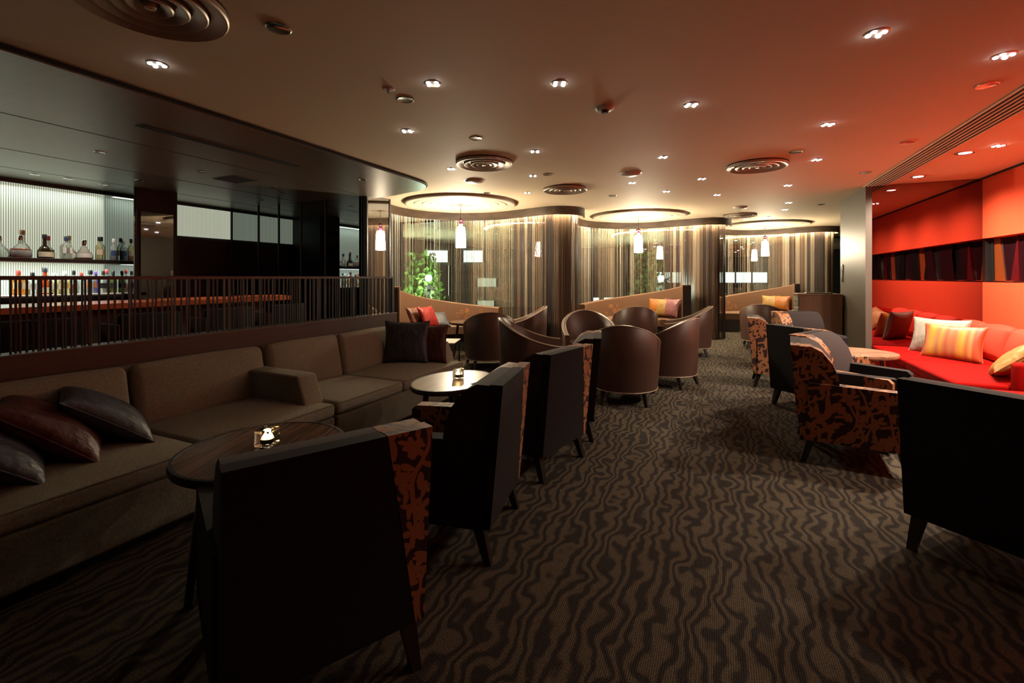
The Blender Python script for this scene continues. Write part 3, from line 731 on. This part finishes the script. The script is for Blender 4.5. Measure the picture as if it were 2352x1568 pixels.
# bar counter and stools
t = thing('bar_counter', 'long reddish glossy wooden bar counter with a rounded far end', 'bar', (0,0,0))
ce = [(-5.72,-2.5),(-5.02,-2.5)] + [(-5.02, 3.9)] + [(-5.02-.06*(1-math.cos(a)), 3.9+.42*math.sin(a)) for a in (R(25),R(50),R(75),R(90))] + [(-5.5,4.42),(-5.72,4.15)]
mb = MB(); mb.prism(ce, 'z', 1.01, 1.06); mb.build('countertop', 'counter_wood', t)
mb = MB(); mb.box(-5.68,-5.28,-2.5,4.05,0,1.01); mb.build('counter_front', 'mahogany', t)
mb = MB(); mb.tube([(-5.16,-2.4,.22),(-5.16,3.9,.22)], .02, 10); mb.build('foot_rail', 'dark_bronze', t)
def stool():
    t = thing('bar_stool', 'dark low back bar stool at the near end of the counter', 'bar stool', (-4.6,1.62,0), facing(-1,0), 'bar stools at the counter')
    mb = MB(); mb.soft(-.22,.22,-.20,.22,.66,.74,.025); mb.build('seat', 'velvet_dark', t)
    mb = MB(); mb.soft(-.23,.23,-.25,-.19,.70,1.0,.02); mb.build('backrest', 'velvet_dark', t)
    mb = MB(); mb.soft(-.235,-.222,-.245,.02,.70,.92,.005); mb.build('lit_side', 'banquette_tan', t)  # tan slabs put the lit sides of the stool back into the colour
    mb = MB(); mb.soft(.222,.235,-.245,.02,.70,.92,.005); mb.build('lit_side', 'banquette_tan', t)
    for sx in (-1, 1):
        for sy in (-1, 1):
            mb = MB(); mb.tube([(sx*.19, sy*.18, .67),(sx*.22, sy*.22, 0)], (.018,.014), 6); mb.build('leg', 'wenge', t)
    mb = MB(); mb.tube([(-.21,.21,.25),(.21,.21,.25)], .01, 6); mb.build('footrest', 'chrome', t)
    return t
st = stool()
for y, l in ((2.3,'dark low back bar stool second along the counter'), (2.98,'dark low back bar stool third along the counter'), (3.66,'dark low back bar stool at the far end of the counter')):
    dup(st, (-4.6, y, 0), facing(-1,0), l)

# ------------------------------------------------------------------ low wall and railing behind the sofa
mb = MB(); mb.box(-3.50,-3.38,-3,4.30,0,.885); lw = struct(mb.build('wall_low', 'mahogany'))
mb = MB(); mb.box(-3.505,-3.375,-3,4.305,.885,.892); mb.build('cap_strip', 'bronze', lw)
t = thing('railing', 'bronze baluster railing with uneven bars on the low mahogany wall', 'railing', (-3.44,1.3,.892))
mb = MB(); mb.box(-.02,.02,-4.2,3.0,.392,.414); mb.build('handrail', 'mahogany', t)
mb = MB(); mb.box(-.02,.02,2.965,3.0,0,.392); mb.build('end_post', 'dark_bronze', t)
rnd = random.Random(3); y = 2.93; k = 0
rest = MB()
while y > -2.2:
    tone = rnd.choice(('bronze','dark_bronze','bronze','dark_bronze','dark_bronze'))
    wd = .0033; x = rnd.choice((-.010, .0, .010))
    if k < 100:
        mb = MB(); mb.box(x-.006, x+.006, y-wd, y+wd, 0, .393); mb.build('baluster', tone, t)
    else: rest.box(x-.007, x+.007, y-wd, y+wd, 0, .393)
    y -= rnd.choice((.014,.018,.026,.030,.036,.042)); k += 1
o = rest.build('baluster_run', 'dark_bronze', t); o['kind'] = 'stuff'

# ------------------------------------------------------------------ grey-brown sofas on the left
def sofa_unit(y0, y1, label, seams, arm=None):
    t = thing('sofa', label, 'sofa', (-2.95, y0, 0), 0, 'long tweed sofas along the low wall')
    L = y1-y0
    mb = MB(); mb.box(-.36,.36,.04,L-.04,0,.06); mb.build('plinth', 'wenge', t)
    mb = MB(); mb.soft(-.40,.44,.0,L,.06,.30,.02); mb.build('base', 'tweed_base', t)
    ys = [0]+[s-y0 for s in seams]+[L]
    for a, b in zip(ys, ys[1:]):
        mb = MB(); mb.soft(-.36,.45,a+.004,b-.004,.30,.395,.03,(0,0,.03)); c = mb.build('seat_cushion', 'tweed', t)
        mb = MB(); mb.tube([(.447,a+.03,.392),(.447,b-.03,.392)], .005, 6); mb.build('piping', 'tweed', c)
        tilt = Matrix.Translation((-.30,0,.36)) @ Matrix.Rotation(R(-12), 4, 'Y')
        mb = MB(); mb.soft(-.09,.09,a+.008,b-.008,.0,.40,.05,(.03,0,.012), tilt); mb.build('back_cushion', 'tweed', t)
    mb = MB(); mb.soft(-.425,-.34,0,L,.06,.755,.02); mb.build('back_frame', 'tweed_base', t)
    for a in (arm or []):
        a -= y0; prof = [(-.36,.39),(.33,.39),(.25,.60),(-.33,.61)]
        mb = MB(); mb.prism(prof, 'y', a, a+.17)
        bmesh.ops.bevel(mb.bm, geom=mb.bm.edges[:], offset=.02, segments=3, profile=.6, affect='EDGES')
        mb.build('armrest', 'tweed', t)
    return t
sofa_unit(-.96, 2.50, 'tweed sofa nearest the camera along the low mahogany wall', [-.12,.74,1.60], [2.335])
sofa_unit(2.515, 4.32, 'tweed sofa farther along the wall, ending at the railing end', [3.28], [4.15])

def pillow(label, loc, nrm, w_, h_, th, m, spin=0.0, grp=None, cat='cushion', lift=None):
    """a throw pillow whose face looks along nrm; spin turns it in its own plane; loc = its centre"""
    mb = MB(); mb.pillow(w_, h_, th); o = mb.build('throw_pillow', m, None, 60)
    n = Vector(nrm).normalized(); up = Vector((0,0,1)); x = up.cross(n).normalized() * -1.0; z = x.cross(n)
    mt = Matrix((x, n, z)).transposed().to_4x4() @ Matrix.Rotation(spin, 4, 'Y')
    o.matrix_world = Matrix.Translation(loc) @ mt
    # welt along the seam
    pts = []
    for k in range(64):
        a = k/64*4; sd = int(a); f = (a-sd)*2-1; f = math.sin(f*PI/2)
        u, v = ((f,1),(1,-f),(-f,-1),(-1,f))[sd]
        pts.append((w_/2*u*(1-.09*(1-v*v)), 0, h_/2*v*(1-.09*(1-u*u))))
    mb = MB(); mb.tube(pts, .005, 6, True); mb.build('welt', m, o)
    return tag(o, label, cat, grp)
G1 = 'cushions on the tweed sofas'
pillow('slate silk cushion upright at the far end of the tweed sofa', (-2.97,3.93,.625), (.38,-.90,.25), .47, .44, .15, 'silk_slate', 0, G1)
pillow('maroon silk cushion half hidden behind the upright slate one', (-2.80,4.07,.60), (.30,-.92,.2), .42, .40, .13, 'silk_maroon', 0, G1)
pillow('slate silk cushion leaning on the near sofa, right of the maroon one', (-3.04,1.38,.56), (.24,.56,.79), .42, .46, .17, 'silk_slate', R(4), G1)
pillow('maroon silk cushion leaning between two slate ones on the near sofa', (-3.0,1.14,.555), (.26,.58,.77), .46, .50, .19, 'silk_maroon', R(-3), G1)
pillow('slate silk cushion cut by the left edge of the photo', (-2.94,.90,.545), (.24,.54,.80), .46, .48, .17, 'silk_slate', R(3), G1)

# ------------------------------------------------------------------ low tables and candles
def table(label, loc, a, b, rz, top, rim, h, legs=3):
    t = thing('cocktail_table', label, 'table', (*loc, 0), rz, 'low oval cocktail tables')
    mb = MB(); mb.lathe([(.0,h-.012),(.93,h-.012),(.95,h),(.0,h)], (0,0,0), 48, a, b); mb.build('tabletop', top, t)
    mb = MB(); mb.lathe([(.945,h-.035),(.985,h-.03),(1.0,h-.015),(.985,h+.001),(.949,h+.002),(.945,h-.01)], (0,0,0), 48, a, b); mb.build('rim', rim, t)
    mb = MB(); mb.lathe([(.0,h-.045),(.8,h-.045),(.9,h-.02),(.0,h-.02)], (0,0,0), 36, a, b); mb.build('apron', 'wenge', t)
    for k in range(4):
        an = PI/4+k*PI/2; p = Vector((a*.62*math.cos(an), b*.62*math.sin(an), h-.04)); q = Vector((a*.80*math.cos(an), b*.80*math.sin(an), 0))
        mb = MB(); mb.tube([p, q], (.026,.017), 4); mb.build('leg', rim if top == 'table_red_wood' else 'wenge', t)
    return t
table('dark walnut oval table by the near sofa with a candle on it', (-1.80,1.385), .335, .35, R(20), 'walnut', 'wenge', .565)
table('pale lit oval table by the farther sofa with a candle on it', (-1.77,2.90), .275, .375, 0, 'table_light_wood', 'wenge', .55)
table('round red brown wood table before the red sofa', (1.27,5.66), .33, .33, R(10), 'table_red_wood', 'table_red_wood', .55)
table('dark oval table inside the window bay nearest the bar', (-3.75,6.72), .38, .38, 0, 'walnut', 'wenge', .56)
def candle(label, x, y, z, s=1.0):
    t = thing('candle_holder', label, 'candle', (x, y, z), R(15), 'lit candles in glass cubes')
    o, i = .032*s, .024*s
    mb = MB()
    mb.soft(-o,o,-o,o,0,.064*s,.006); mb.build('glass_cube', 'candle_glass', t)
    mb = MB(); mb.lathe([(.0,.012),(i*.8,.012),(i*.8,.030),(.0,.034)], (0,0,0), 16); mb.build('wax', 'white_plastic', t)
    mb = MB(); mb.lathe([(.0,.022),(.012,.026),(.016,.036),(.008,.050),(.0,.060)], (0,0,0), 12); mb.build('flame', 'candle_flame', t)
    lamp('candle_light', 'POINT', (x, y, z+.085), .30, (1,.62,.28), shadow_soft_size=.02)
candle('lit glass cube candle on the dark walnut table', -1.80, 1.40, .567, 1.15)
candle('lit glass cube candle on the pale lit table', -1.76, 2.95, .552, 1.1)

# ------------------------------------------------------------------ square armchairs, right side clad in flowers
def armchair():
    t = thing('armchair', 'x', 'armchair', (0,0,0), 0, 'dark velvet armchairs with one floral side')
    prof = [(-.275,.17),(-.335,.785),(-.325,.812),(-.25,.815),(-.185,.78),(-.125,.70),(-.095,.62),(-.085,.54),(-.10,.36),(-.12,.17)]
    def bev(mb, o=.026):
        bmesh.ops.bevel(mb.bm, geom=[e for e in mb.bm.edges if e.calc_face_angle(0) > .6], offset=o, segments=3, profile=.6, affect='EDGES')
    mb = MB(); mb.prism(prof, 'x', -.285, .135); bev(mb); mb.build('backrest', 'velvet_lit', t)
    mb = MB(); mb.prism(prof, 'x', .138, .285); bev(mb); mb.build('floral_backrest', 'floral_copper', t)
    # flat outer back, with its tapering floral strip
    def backpane(x0t, x1t, x0b, x1b, ya, yb, nm, m):
        q = [(x0b,.165),(x1b,.165),(x1t,.818),(x0t,.818)]
        mb = MB(); A = []; B = []
        for x, z in q:
            yy = -.285-.06*(z-.17)/.65
            A.append(mb.bm.verts.new((x, yy+ya, z))); B.append(mb.bm.verts.new((x, yy+yb, z)))
        for i in range(4): mb.face((A[i], A[(i+1)%4], B[(i+1)%4], B[i]))
        mb.face(A); mb.face(list(reversed(B))); bev(mb, .016); mb.build(nm, m, t)
    backpane(-.29, .135, -.29, .255, -.030, .03, 'back_panel', 'velvet_dark')
    backpane(.139, .29, .259, .29, -.030, .03, 'back_strip', 'floral_copper')
    for sx, m in ((-1,'velvet_dark'), (1,'floral_copper')):
        x0, x1 = sorted((sx*.30, sx*.215))
        pr = [(-.27,.165),(-.27,.565),(.29,.55),(.318,.525),(.312,.165)]
        mb = MB(); mb.prism(pr, 'x', x0, x1); bev(mb, .016); mb.build('armrest', m, t)
    mb = MB(); mb.soft(-.212,.212,-.10,.295,.26,.40,.035,(0,0,.02)); mb.build('seat', 'velvet_lit', t)
    mb = MB(); mb.soft(-.213,.213,-.26,.27,.165,.27,.012); mb.build('seat_base', 'velvet_dark', t)
    for sx in (-1, 1):
        for y0, dy in ((-.25,-.05), (.245,.03)):
            a = .026; q = MB(); top = [(sx*.25-a, y0-a), (sx*.25+a, y0-a), (sx*.25+a, y0+a), (sx*.25-a, y0+a)]
            lo = [(sx*.265-.016, y0+dy-.016), (sx*.265+.016, y0+dy-.016), (sx*.265+.016, y0+dy+.016), (sx*.265-.016, y0+dy+.016)]
            q.grid([[(*p, 0) for p in lo], [(*p, .17) for p in top]], closed_v=True, caps=True); q.build('leg', 'wenge', t)
    return t
ac = armchair()
def seat_at(back_mid, ang, label, first=[True]):
    """back_mid: floor point under the middle of the back; ang: facing, degrees counter-clockwise from +y"""
    a = R(ang); f = Vector((-math.sin(a), math.cos(a))); p = Vector(back_mid) + f*.33
    if first[0]:
        ac.location = (p.x, p.y, 0); ac.rotation_euler = (0,0,a); ac['label'] = label; first[0] = False
    else: dup(ac, (p.x, p.y, 0), a, label)
seat_at((-1.02,1.02), 62, 'black velvet armchair nearest the camera, its back hiding the walnut table')
seat_at((-.97,2.13), 100, 'dark armchair seen edge on behind the nearest one, facing the walnut table')
seat_at((-.93,2.99), 78, 'dark armchair with brown back and copper floral strip, before the pale table')
seat_at((-.95,3.85), 103, 'dark armchair seen edge on in front of the barrel chairs')
seat_at((1.02,2.60), -41, 'black velvet armchair at the right edge, its back to the camera')
seat_at((.54,4.10-.02), -97, 'armchair with floral outer side in full view, left of the black chair back')
seat_at((.71,4.73), -118, 'armchair behind the floral one, grey front and floral strip showing')
seat_at((.66,5.19), -49, 'armchair with plain black back in the middle of the right row')
seat_at((.36,6.42), -92, 'armchair with floral side at the far left of the right row')
seat_at((.95,7.55), -156, 'armchair facing the camera, farthest back in the right row')

# ------------------------------------------------------------------ brown barrel chairs
def barrel():
    t = thing('barrel_chair', 'x', 'barrel chair', (0,0,0), 0, 'brown leather barrel chairs')
    path = []
    for k in range(5): path.append((-.375, .36-.36*k/5))
    for k in range(25):
        a = PI + PI*k/24; path.append((.375*math.cos(a), .39*math.sin(a)))
    for k in range(1, 6): path.append((.375, .36*k/5))
    rows = []; o_edge = []; i_edge = []; b_edge = []
    for x, y in path:
        tt = (y+.39)/.75; zt = .535+.285*(1-tt)**1.75
        n = Vector((x, y if y < 0 else 0)); n = n.normalized() if n.length else Vector((1,0))
        P = Vector((x, y)); I = P-n*.06; Bm = P*Vector((1,1)).x*.90 if False else Vector((x*.92, y*.93))
        Ib = Bm-n*.06
        rows.append([(*Bm, .14), (*(Bm.lerp(P,.6)), .14+.5*(zt-.14)), (*P, zt-.012), (*(P-n*.012), zt), (*(I+n*.012), zt), (*I, zt-.012), (*Ib, .30), (*Ib, .14)])
        o_edge.append((*(P-n*.004), zt-.004)); i_edge.append((*(I+n*.004), zt-.004)); b_edge.append((*Bm, .143))
    mb = MB(); mb.grid(rows, closed_v=True, caps=True); sh = mb.build('shell', 'leather_brown', t, 50)
    mb = MB(); mb.tube(o_edge, .0065, 6); mb.build('piping', 'piping_tan', sh)
    mb = MB(); mb.tube(i_edge, .005, 6); mb.build('piping', 'piping_tan', sh)
    mb = MB(); mb.tube(b_edge, .006, 6); mb.build('piping', 'piping_tan', sh)
    pl = [(-.285,.34)] + [(.285*math.cos(PI+PI*k/12), .30*math.sin(PI+PI*k/12)) for k in range(13)] + [(.285,.34)]
    mb = MB(); mb.prism(pl, 'z', .15, .42)
    bmesh.ops.bevel(mb.bm, geom=[e for e in mb.bm.edges if e.calc_face_angle(0) > .9], offset=.03, segments=3, profile=.6, affect='EDGES')
    mb.build('seat', 'leather_brown', t)
    for sx in (-1, 1):
        for y0, y1 in ((-.25,-.30), (.28,.31)):
            x0 = sx*(.20 if y0 < 0 else .28)
            mb = MB(); mb.tube([(x0, y0, .15), (x0*1.12, y1, 0)], (.030,.019), 4); mb.build('leg', 'wenge', t)
    return t
bc0 = barrel()
BAR = [((-.93,5.00), (-.16,.99), 'brown barrel chair with its broad back to the camera, nearest of the barrel chairs'),
       ((-.60,5.95), (-.93,.36), 'brown barrel chair beside the aisle, pale inside showing over its arm'),
       ((-1.66,6.30), (.42,-.91), 'brown barrel chair facing the camera, middle of the group'),
       ((-2.02,5.05), (.93,.36), 'brown barrel chair in profile facing right, behind the floral strip chair'),
       ((-3.05,5.98), (-.50,.87), 'dark barrel chair with its back to the camera beside the side table'),
       ((-2.97,7.10), (-.93,-.36), 'barrel chair in profile facing left, before the dark pillar curtain'),
       ((-1.32,8.10), (-.25,.97), 'dark barrel chair with its back to the camera in the middle bay'),
       ((-.48,8.30), (-1.0,-.06), 'barrel chair in profile facing left, right of the middle bay banquette'),
       ((.72,9.66), (.10,.99), 'dark barrel chair with its back to the camera in the farthest bay'),
       ((1.33,10.9), (-.95,.2), 'barrel chair of which one arm edge shows left of the drawer cabinet')]
for i, (p, f, l) in enumerate(BAR):
    if i == 0: bc0.location = (*p, 0); bc0.rotation_euler = (0,0,facing(*f)); bc0['label'] = l
    else: dup(bc0, (*p, 0), facing(*f), l)

# ------------------------------------------------------------------ curved banquettes in the bays
def banquette(i, a0, a1, z0, z1, label, endm):
    """arc round ring i from angle a0 to a1 (degrees); the back's top runs from z0 to z1"""
    c = RINGS[i]; t = thing('curved_banquette', label, 'banquette', (c.x, c.y, 0), 0, 'curved banquettes in the window bays')
    n = 28
    def arc(r0, r1, zb, zt0, zt1, ease=1.6):
        rows = []
        for k in range(n+1):
            f = k/n; a = R(a0+(a1-a0)*f)
            e = f**ease if z1 > z0 else 1-(1-f)**ease
            zt = zt0+(zt1-zt0)*e; d = Vector((math.cos(a), math.sin(a)))
            rows.append([(*(d*r0), zb), (*(d*r1), zb), (*(d*r1), zt-.015), (*(d*(r1-.015)), zt), (*(d*(r0+.015)), zt), (*(d*r0), zt-.015)])
        return rows
    mb = MB(); mb.grid(arc(1.06, 1.19, .0, z0, z1), closed_v=True, caps=True); mb.build('backrest', 'banquette_tan', t)
    mb = MB(); mb.grid(arc(.50, 1.06, .30, .44, .44), closed_v=True, caps=True); mb.build('seat', 'banquette_tan', t)
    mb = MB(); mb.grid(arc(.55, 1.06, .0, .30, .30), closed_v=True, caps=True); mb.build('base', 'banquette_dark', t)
    a = R(a1 if z1 > z0 else a0); hz = max(z0, z1); sg = 1 if z1 > z0 else -1
    mt = Matrix.Rotation(a, 4, 'Z') @ Matrix.Translation((0, 0, 0))
    mb = MB(); y0, y1 = (-.006, .05) if sg < 0 else (-.05, .006)
    if endm:
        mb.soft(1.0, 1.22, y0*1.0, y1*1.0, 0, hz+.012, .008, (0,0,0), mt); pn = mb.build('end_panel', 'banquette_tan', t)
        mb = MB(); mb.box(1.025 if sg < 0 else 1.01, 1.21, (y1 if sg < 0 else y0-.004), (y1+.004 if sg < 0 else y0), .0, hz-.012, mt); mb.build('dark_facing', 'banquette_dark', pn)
    # embroidered loops on the inner back
    rnd = random.Random(i+5); mb = MB(); lowf = .62 if z1 < z0 else .30
    for k in range(12):
        f = lowf+.10*rnd.random()+.012*k*(1 if z1 < z0 else .8); an = R(a0+(a1-a0)*f); zc = .50+.20*rnd.random(); rr = .018+.020*rnd.random()
        d = Vector((math.cos(an), math.sin(an))); tn = Vector((-d.y, d.x))
        pts = [(*(d*1.057+tn*rr*math.cos(q*PI/8)), zc+rr*math.sin(q*PI/8)) for q in range(16)]
        mb.tube(pts, .0028, 5, True)
    mb.build('embroidered_loops', 'embroidery_orange', t)
    return t
banquette(0, 203, 80, 1.13, .74, 'tan curved banquette in the bay nearest the bar, high end panel at the left', True)
banquette(1, 188, 42, .74, 1.13, 'tan curved banquette in the middle bay, rising to a high right end', True)
banquette(2, 188, 50, .74, 1.13, 'tan curved banquette in the farthest bay, rising towards the drawer cabinet', True)
def rim_pillow(i, ang, r, z, label, m, w_=.42, tilt=.3, spin=0, th=.15, lean=0.0):
    a = R(ang); d = Vector((math.cos(a), math.sin(a))); tn = Vector((-d.y, d.x)); c = RINGS[i]
    n = -d + tn*lean
    pillow(label, (c.x+d.x*r, c.y+d.y*r, z), (n.x, n.y, tilt), w_, w_*.92, th, m, spin, 'cushions on the curved banquettes')
def bay_pillow(dx, dy, z, nrm, label, m, w_, th, spin=0):
    c = RINGS[0]; pillow(label, (c.x+dx, c.y+dy, z), nrm, w_, w_*.95, th, m, spin, 'cushions on the curved banquettes')
bay_pillow(-.66,-.30,.63, (.90,.05,.42), 'dark copper cushion beside the high end of the near bay banquette', 'silk_copper', .40, .14)
bay_pillow(-.50,-.19,.63, (.88,.02,.45), 'shiny red cushion standing beside the copper one', 'silk_red', .42, .14)
bay_pillow(-.64,.25,.55, (.45,-.35,.82), 'dark slate cushion lying back right of the red ones', 'silk_slate', .42, .15)
rim_pillow(1, 74, .93, .66, 'copper orange cushion leftmost of three in the middle bay', 'silk_orange', .40, .3)
rim_pillow(1, 64, .90, .65, 'gold cushion between the orange and the pink in the middle bay', 'silk_gold', .40, .3)
rim_pillow(1, 53, .90, .66, 'dusty pink cushion rightmost in the middle bay', 'silk_pink', .42, .3)
rim_pillow(2, 78, .93, .66, 'gold cushion in the farthest bay', 'silk_gold', .40, .3)
rim_pillow(2, 64, .92, .66, 'orange cushion in the farthest bay beside the gold one', 'silk_orange', .40, .3)

# small metal side table with a folded paper
t = thing('side_table', 'small thin metal framed table with a pale top behind the sofa end', 'table', (-3.16,4.86,0), R(20))
mb = MB(); mb.soft(-.22,.22,-.2,.2,.50,.512,.004); mb.build('tabletop', 'paper', t)
for x in (-.205,.205):
    for y in (-.185,.185):
        mb = MB(); mb.box(x-.009,x+.009,y-.009,y+.009,0,.50); mb.build('leg', 'dark_bronze', t)
for x in (-.205,.205):
    mb = MB(); mb.box(x-.008,x+.008,-.18,.18,.03,.046); mb.build('stretcher', 'dark_bronze', t)

# drawer cabinet against the partition
t = thing('drawer_cabinet', 'brown waist high cabinet with grey drawers on its left side, at the partition', 'cabinet', (1.49,9.0,0))
mb = MB(); mb.box(-.30,.28,-.24,.22,.03,1.0); mb.build('carcass', 'cabinet_brown', t)
mb = MB(); mb.soft(-.33,.285,-.245,.235,1.0,1.03,.004); mb.build('worktop', 'cabinet_brown', t)
for k, (a, b) in enumerate(((.06,.42),(.44,.62),(.64,.80),(.82,.98))):
    mb = MB(); mb.soft(-.322,-.30,-.215,.20,a,b,.005); d = mb.build('drawer', 'drawer_grey', t)
    mb = MB(); mb.box(-.336,-.32,-.07,.07,(a+b)/2-.008,(a+b)/2+.008); mb.build('handle', 'dark_bronze', d)
mb = MB(); mb.soft(1.30,1.66,8.86,9.08,1.03,1.045,.004); tag(mb.build('serving_tray', 'wenge'), 'flat dark tray lying on top of the drawer cabinet', 'tray')

# ------------------------------------------------------------------ red sofa in the alcove
t = thing('red_sofa', 'long scarlet velvet sofa along the red wall, mirrored at its far end', 'sofa', (2.4, 5.2, 0))
mb = MB(); mb.box(-.50,.55,-.1,2.36,0,.08); mb.build('plinth', 'wenge', t)
mb = MB(); mb.soft(-.53,.56,-.12,2.38,.08,.29,.02); mb.build('base', 'red_velvet', t)
for a, b in ((.0,1.18),(1.19,2.38)):
    mb = MB(); mb.soft(-.55,.42,a,b,.29,.395,.03,(0,0,.025)); mb.build('seat_cushion', 'red_velvet', t)
mb = MB(); mb.soft(.38,.57,-.12,2.38,.08,.70,.03); mb.build('back_frame', 'red_velvet', t)
mb = MB(); mb.soft(-.20,.42,-.13,.0,.29,.60,.035); mb.build('armrest', 'red_velvet', t)
for k in range(4):
    a = .06+k*.575; tilt = Matrix.Translation((.29,0,.41)) @ Matrix.Rotation(R(16), 4, 'Y')
    mb = MB(); mb.soft(-.07,.07,a,a+.56,0,.37,.06,(.05,0,.02), tilt); mb.build('back_cushion', 'red_cushion', t)
GR = 'cushions on the red sofa'
pillow('ivory cushion with pale piping standing behind the striped one', (2.33,6.93,.61), (-.72,-.66,.25), .56, .42, .15, 'silk_white', 0, GR)
pillow('orange and yellow striped silk cushion on the red sofa', (2.33,6.58,.585), (-.66,-.72,.30), .54, .38, .15, 'silk_striped', 0, GR)
pillow('gold silk cushion slumped near the sofa arm at the right edge', (2.38,5.48,.58), (-.50,.30,.62), .48, .46, .17, 'silk_gold', R(20), GR)
# far unit of the sofa nearer the camera, out of frame but seen in the mirror
t = thing('red_sofa', 'second scarlet sofa running out of the frame, seen only in the mirror', 'sofa', (2.4, 2.6, 0))
mb = MB(); mb.soft(-.53,.56,0,2.4,.08,.29,.02); mb.build('base', 'red_velvet', t)
mb = MB(); mb.soft(-.55,.42,0,2.4,.29,.395,.03,(0,0,.02)); mb.build('seat_cushion', 'red_velvet', t)
mb = MB(); mb.soft(.38,.57,0,2.4,.08,.70,.03); mb.build('back_frame', 'red_velvet', t)

# ------------------------------------------------------------------ night outside
mb = MB(); mb.box(-70, 60, 8, 90, -6.2, -6); struct(mb.build('ground_outside', 'asphalt'))
def facade(name, label, p0, p1, z0, z1, m, wins, depth=6):
    a = Vector(p0); b = Vector(p1); L = (b-a).length; d = (b-a)/L
    t = thing(name, label, 'building', (*a, 0), math.atan2(d.y, d.x))
    mb = MB(); mb.box(0, L, 0, depth, z0, z1); mb.build('wall', m, t)
    for (x0, x1, q0, q1, mm) in wins:
        mb = MB(); mb.box(x0, x1, -.04, .02, q0, q1); wn = mb.build('window', mm, t)
        mb = MB(); 
        n = max(1, round((x1-x0)/1.1))
        for k in range(n+1): mb.box(x0+(x1-x0)*k/n-.04, x0+(x1-x0)*k/n+.04, -.08, -.03, q0, q1)
        mb.build('mullions', 'facade_dark', wn)
    return t
facade('office_building', 'grey night building with lit windows seen through the bay nearest the bar', (-17.5,14.2), (-5.5,19.6), -6, 6.5, 'facade_grey',
  [(6.4,7.4,1.95,2.45,'lit_window'),(8.0,8.9,1.95,2.45,'lit_window'),(8.6,9.5,.88,1.25,'lit_window_dim'),(7.33,7.46,.5,1.8,'lit_window_dim'),(8.6,9.4,-.05,.27,'lit_window_dim'),(10.0,10.45,-.45,-.15,'lit_window')], 2)
facade('office_building', 'long dark building with a band of lit glass seen through the farther bays', (-8.5,24), (12,36), -6, 9, 'facade_dark',
  [(6.05,7.85,.98,1.57,'lit_window'),(9.8,12.8,.98,1.57,'lit_window'),(13.6,14.4,1.0,1.5,'lit_window'),(2.4,2.8,-.2,.15,'lit_window'),(3.0,3.85,-.2,.15,'lit_window')])
def tree(label, x, y, zb, h, seed, m):
    t = thing('street_tree', label, 'tree', (x, y, zb), 0, 'street trees outside the windows')
    rnd = random.Random(seed)
    mb = MB(); mb.tube([(0,0,0),(.1,.05,h*.35),(.0,.1,h*.62)], (.13,.10,.05), 8)
    for k in range(7):
        a = rnd.uniform(0, 6.28); mb.tube([(.05,.06,h*(.35+.04*k)), (.6*math.cos(a), .6*math.sin(a), h*(.55+.05*k))], (.045,.015), 5)
    mb.build('trunk', 'bark', t)
    mb = MB()
    for k in range(1500):
        a = rnd.uniform(0, 6.28); q = rnd.random()**.5*1.05; z = h*(.42+.56*rnd.random()); q *= max(.25, 1-abs(z/h-.65)*1.5)
        p = Vector((q*math.cos(a), q*math.sin(a), z)); s = rnd.uniform(.07,.14)
        e = Vector((rnd.uniform(-1,1), rnd.uniform(-1,1), rnd.uniform(-1,1))).normalized()*s; f = e.orthogonal().normalized()*s*.45
        V = [mb.bm.verts.new(p+e), mb.bm.verts.new(p+f), mb.bm.verts.new(p-e), mb.bm.verts.new(p-f)]; mb.face(V)
    mb.build('foliage', m, t)
def street(label, x, y, z):
    t = thing('street_light', label, 'street lamp', (x, y, -6), 0, 'street lamps outside')
    mb = MB(); mb.tube([(0,0,0),(0,0,z+5.8)], (.07,.045), 8); mb.build('pole', 'dark_bronze', t)
    mb = MB(); mb.lathe([(.0,-.10),(.07,-.08),(.10,0),(.07,.08),(.0,.10)], (0,0,z+6), 20); mb.build('lamp_globe', 'street_lamp_glow', t)
    l = lamp('street_light_bulb', 'POINT', (x, y, z-.35), E_STREET, (.85,1,.85), shadow_soft_size=.15)
tree('street tree lit green by a lamp, seen through the bay nearest the bar', -8.49, 11.86, -6, 8.2, 4, 'leaf_green')
street('glaring street lamp beside the green tree in the near bay', -7.58, 11.06, 1.27)
tree('leafy dark street tree seen through the middle bay', -2.3, 17.2, -6, 8.4, 9, 'leaf_dark')
street('glaring street lamp seen through the middle bay', -1.67, 15.14, 1.25)
tree('street tree beyond the farthest bay near the partition', 5.0, 19.5, -6, 9.0, 12, 'leaf_green')
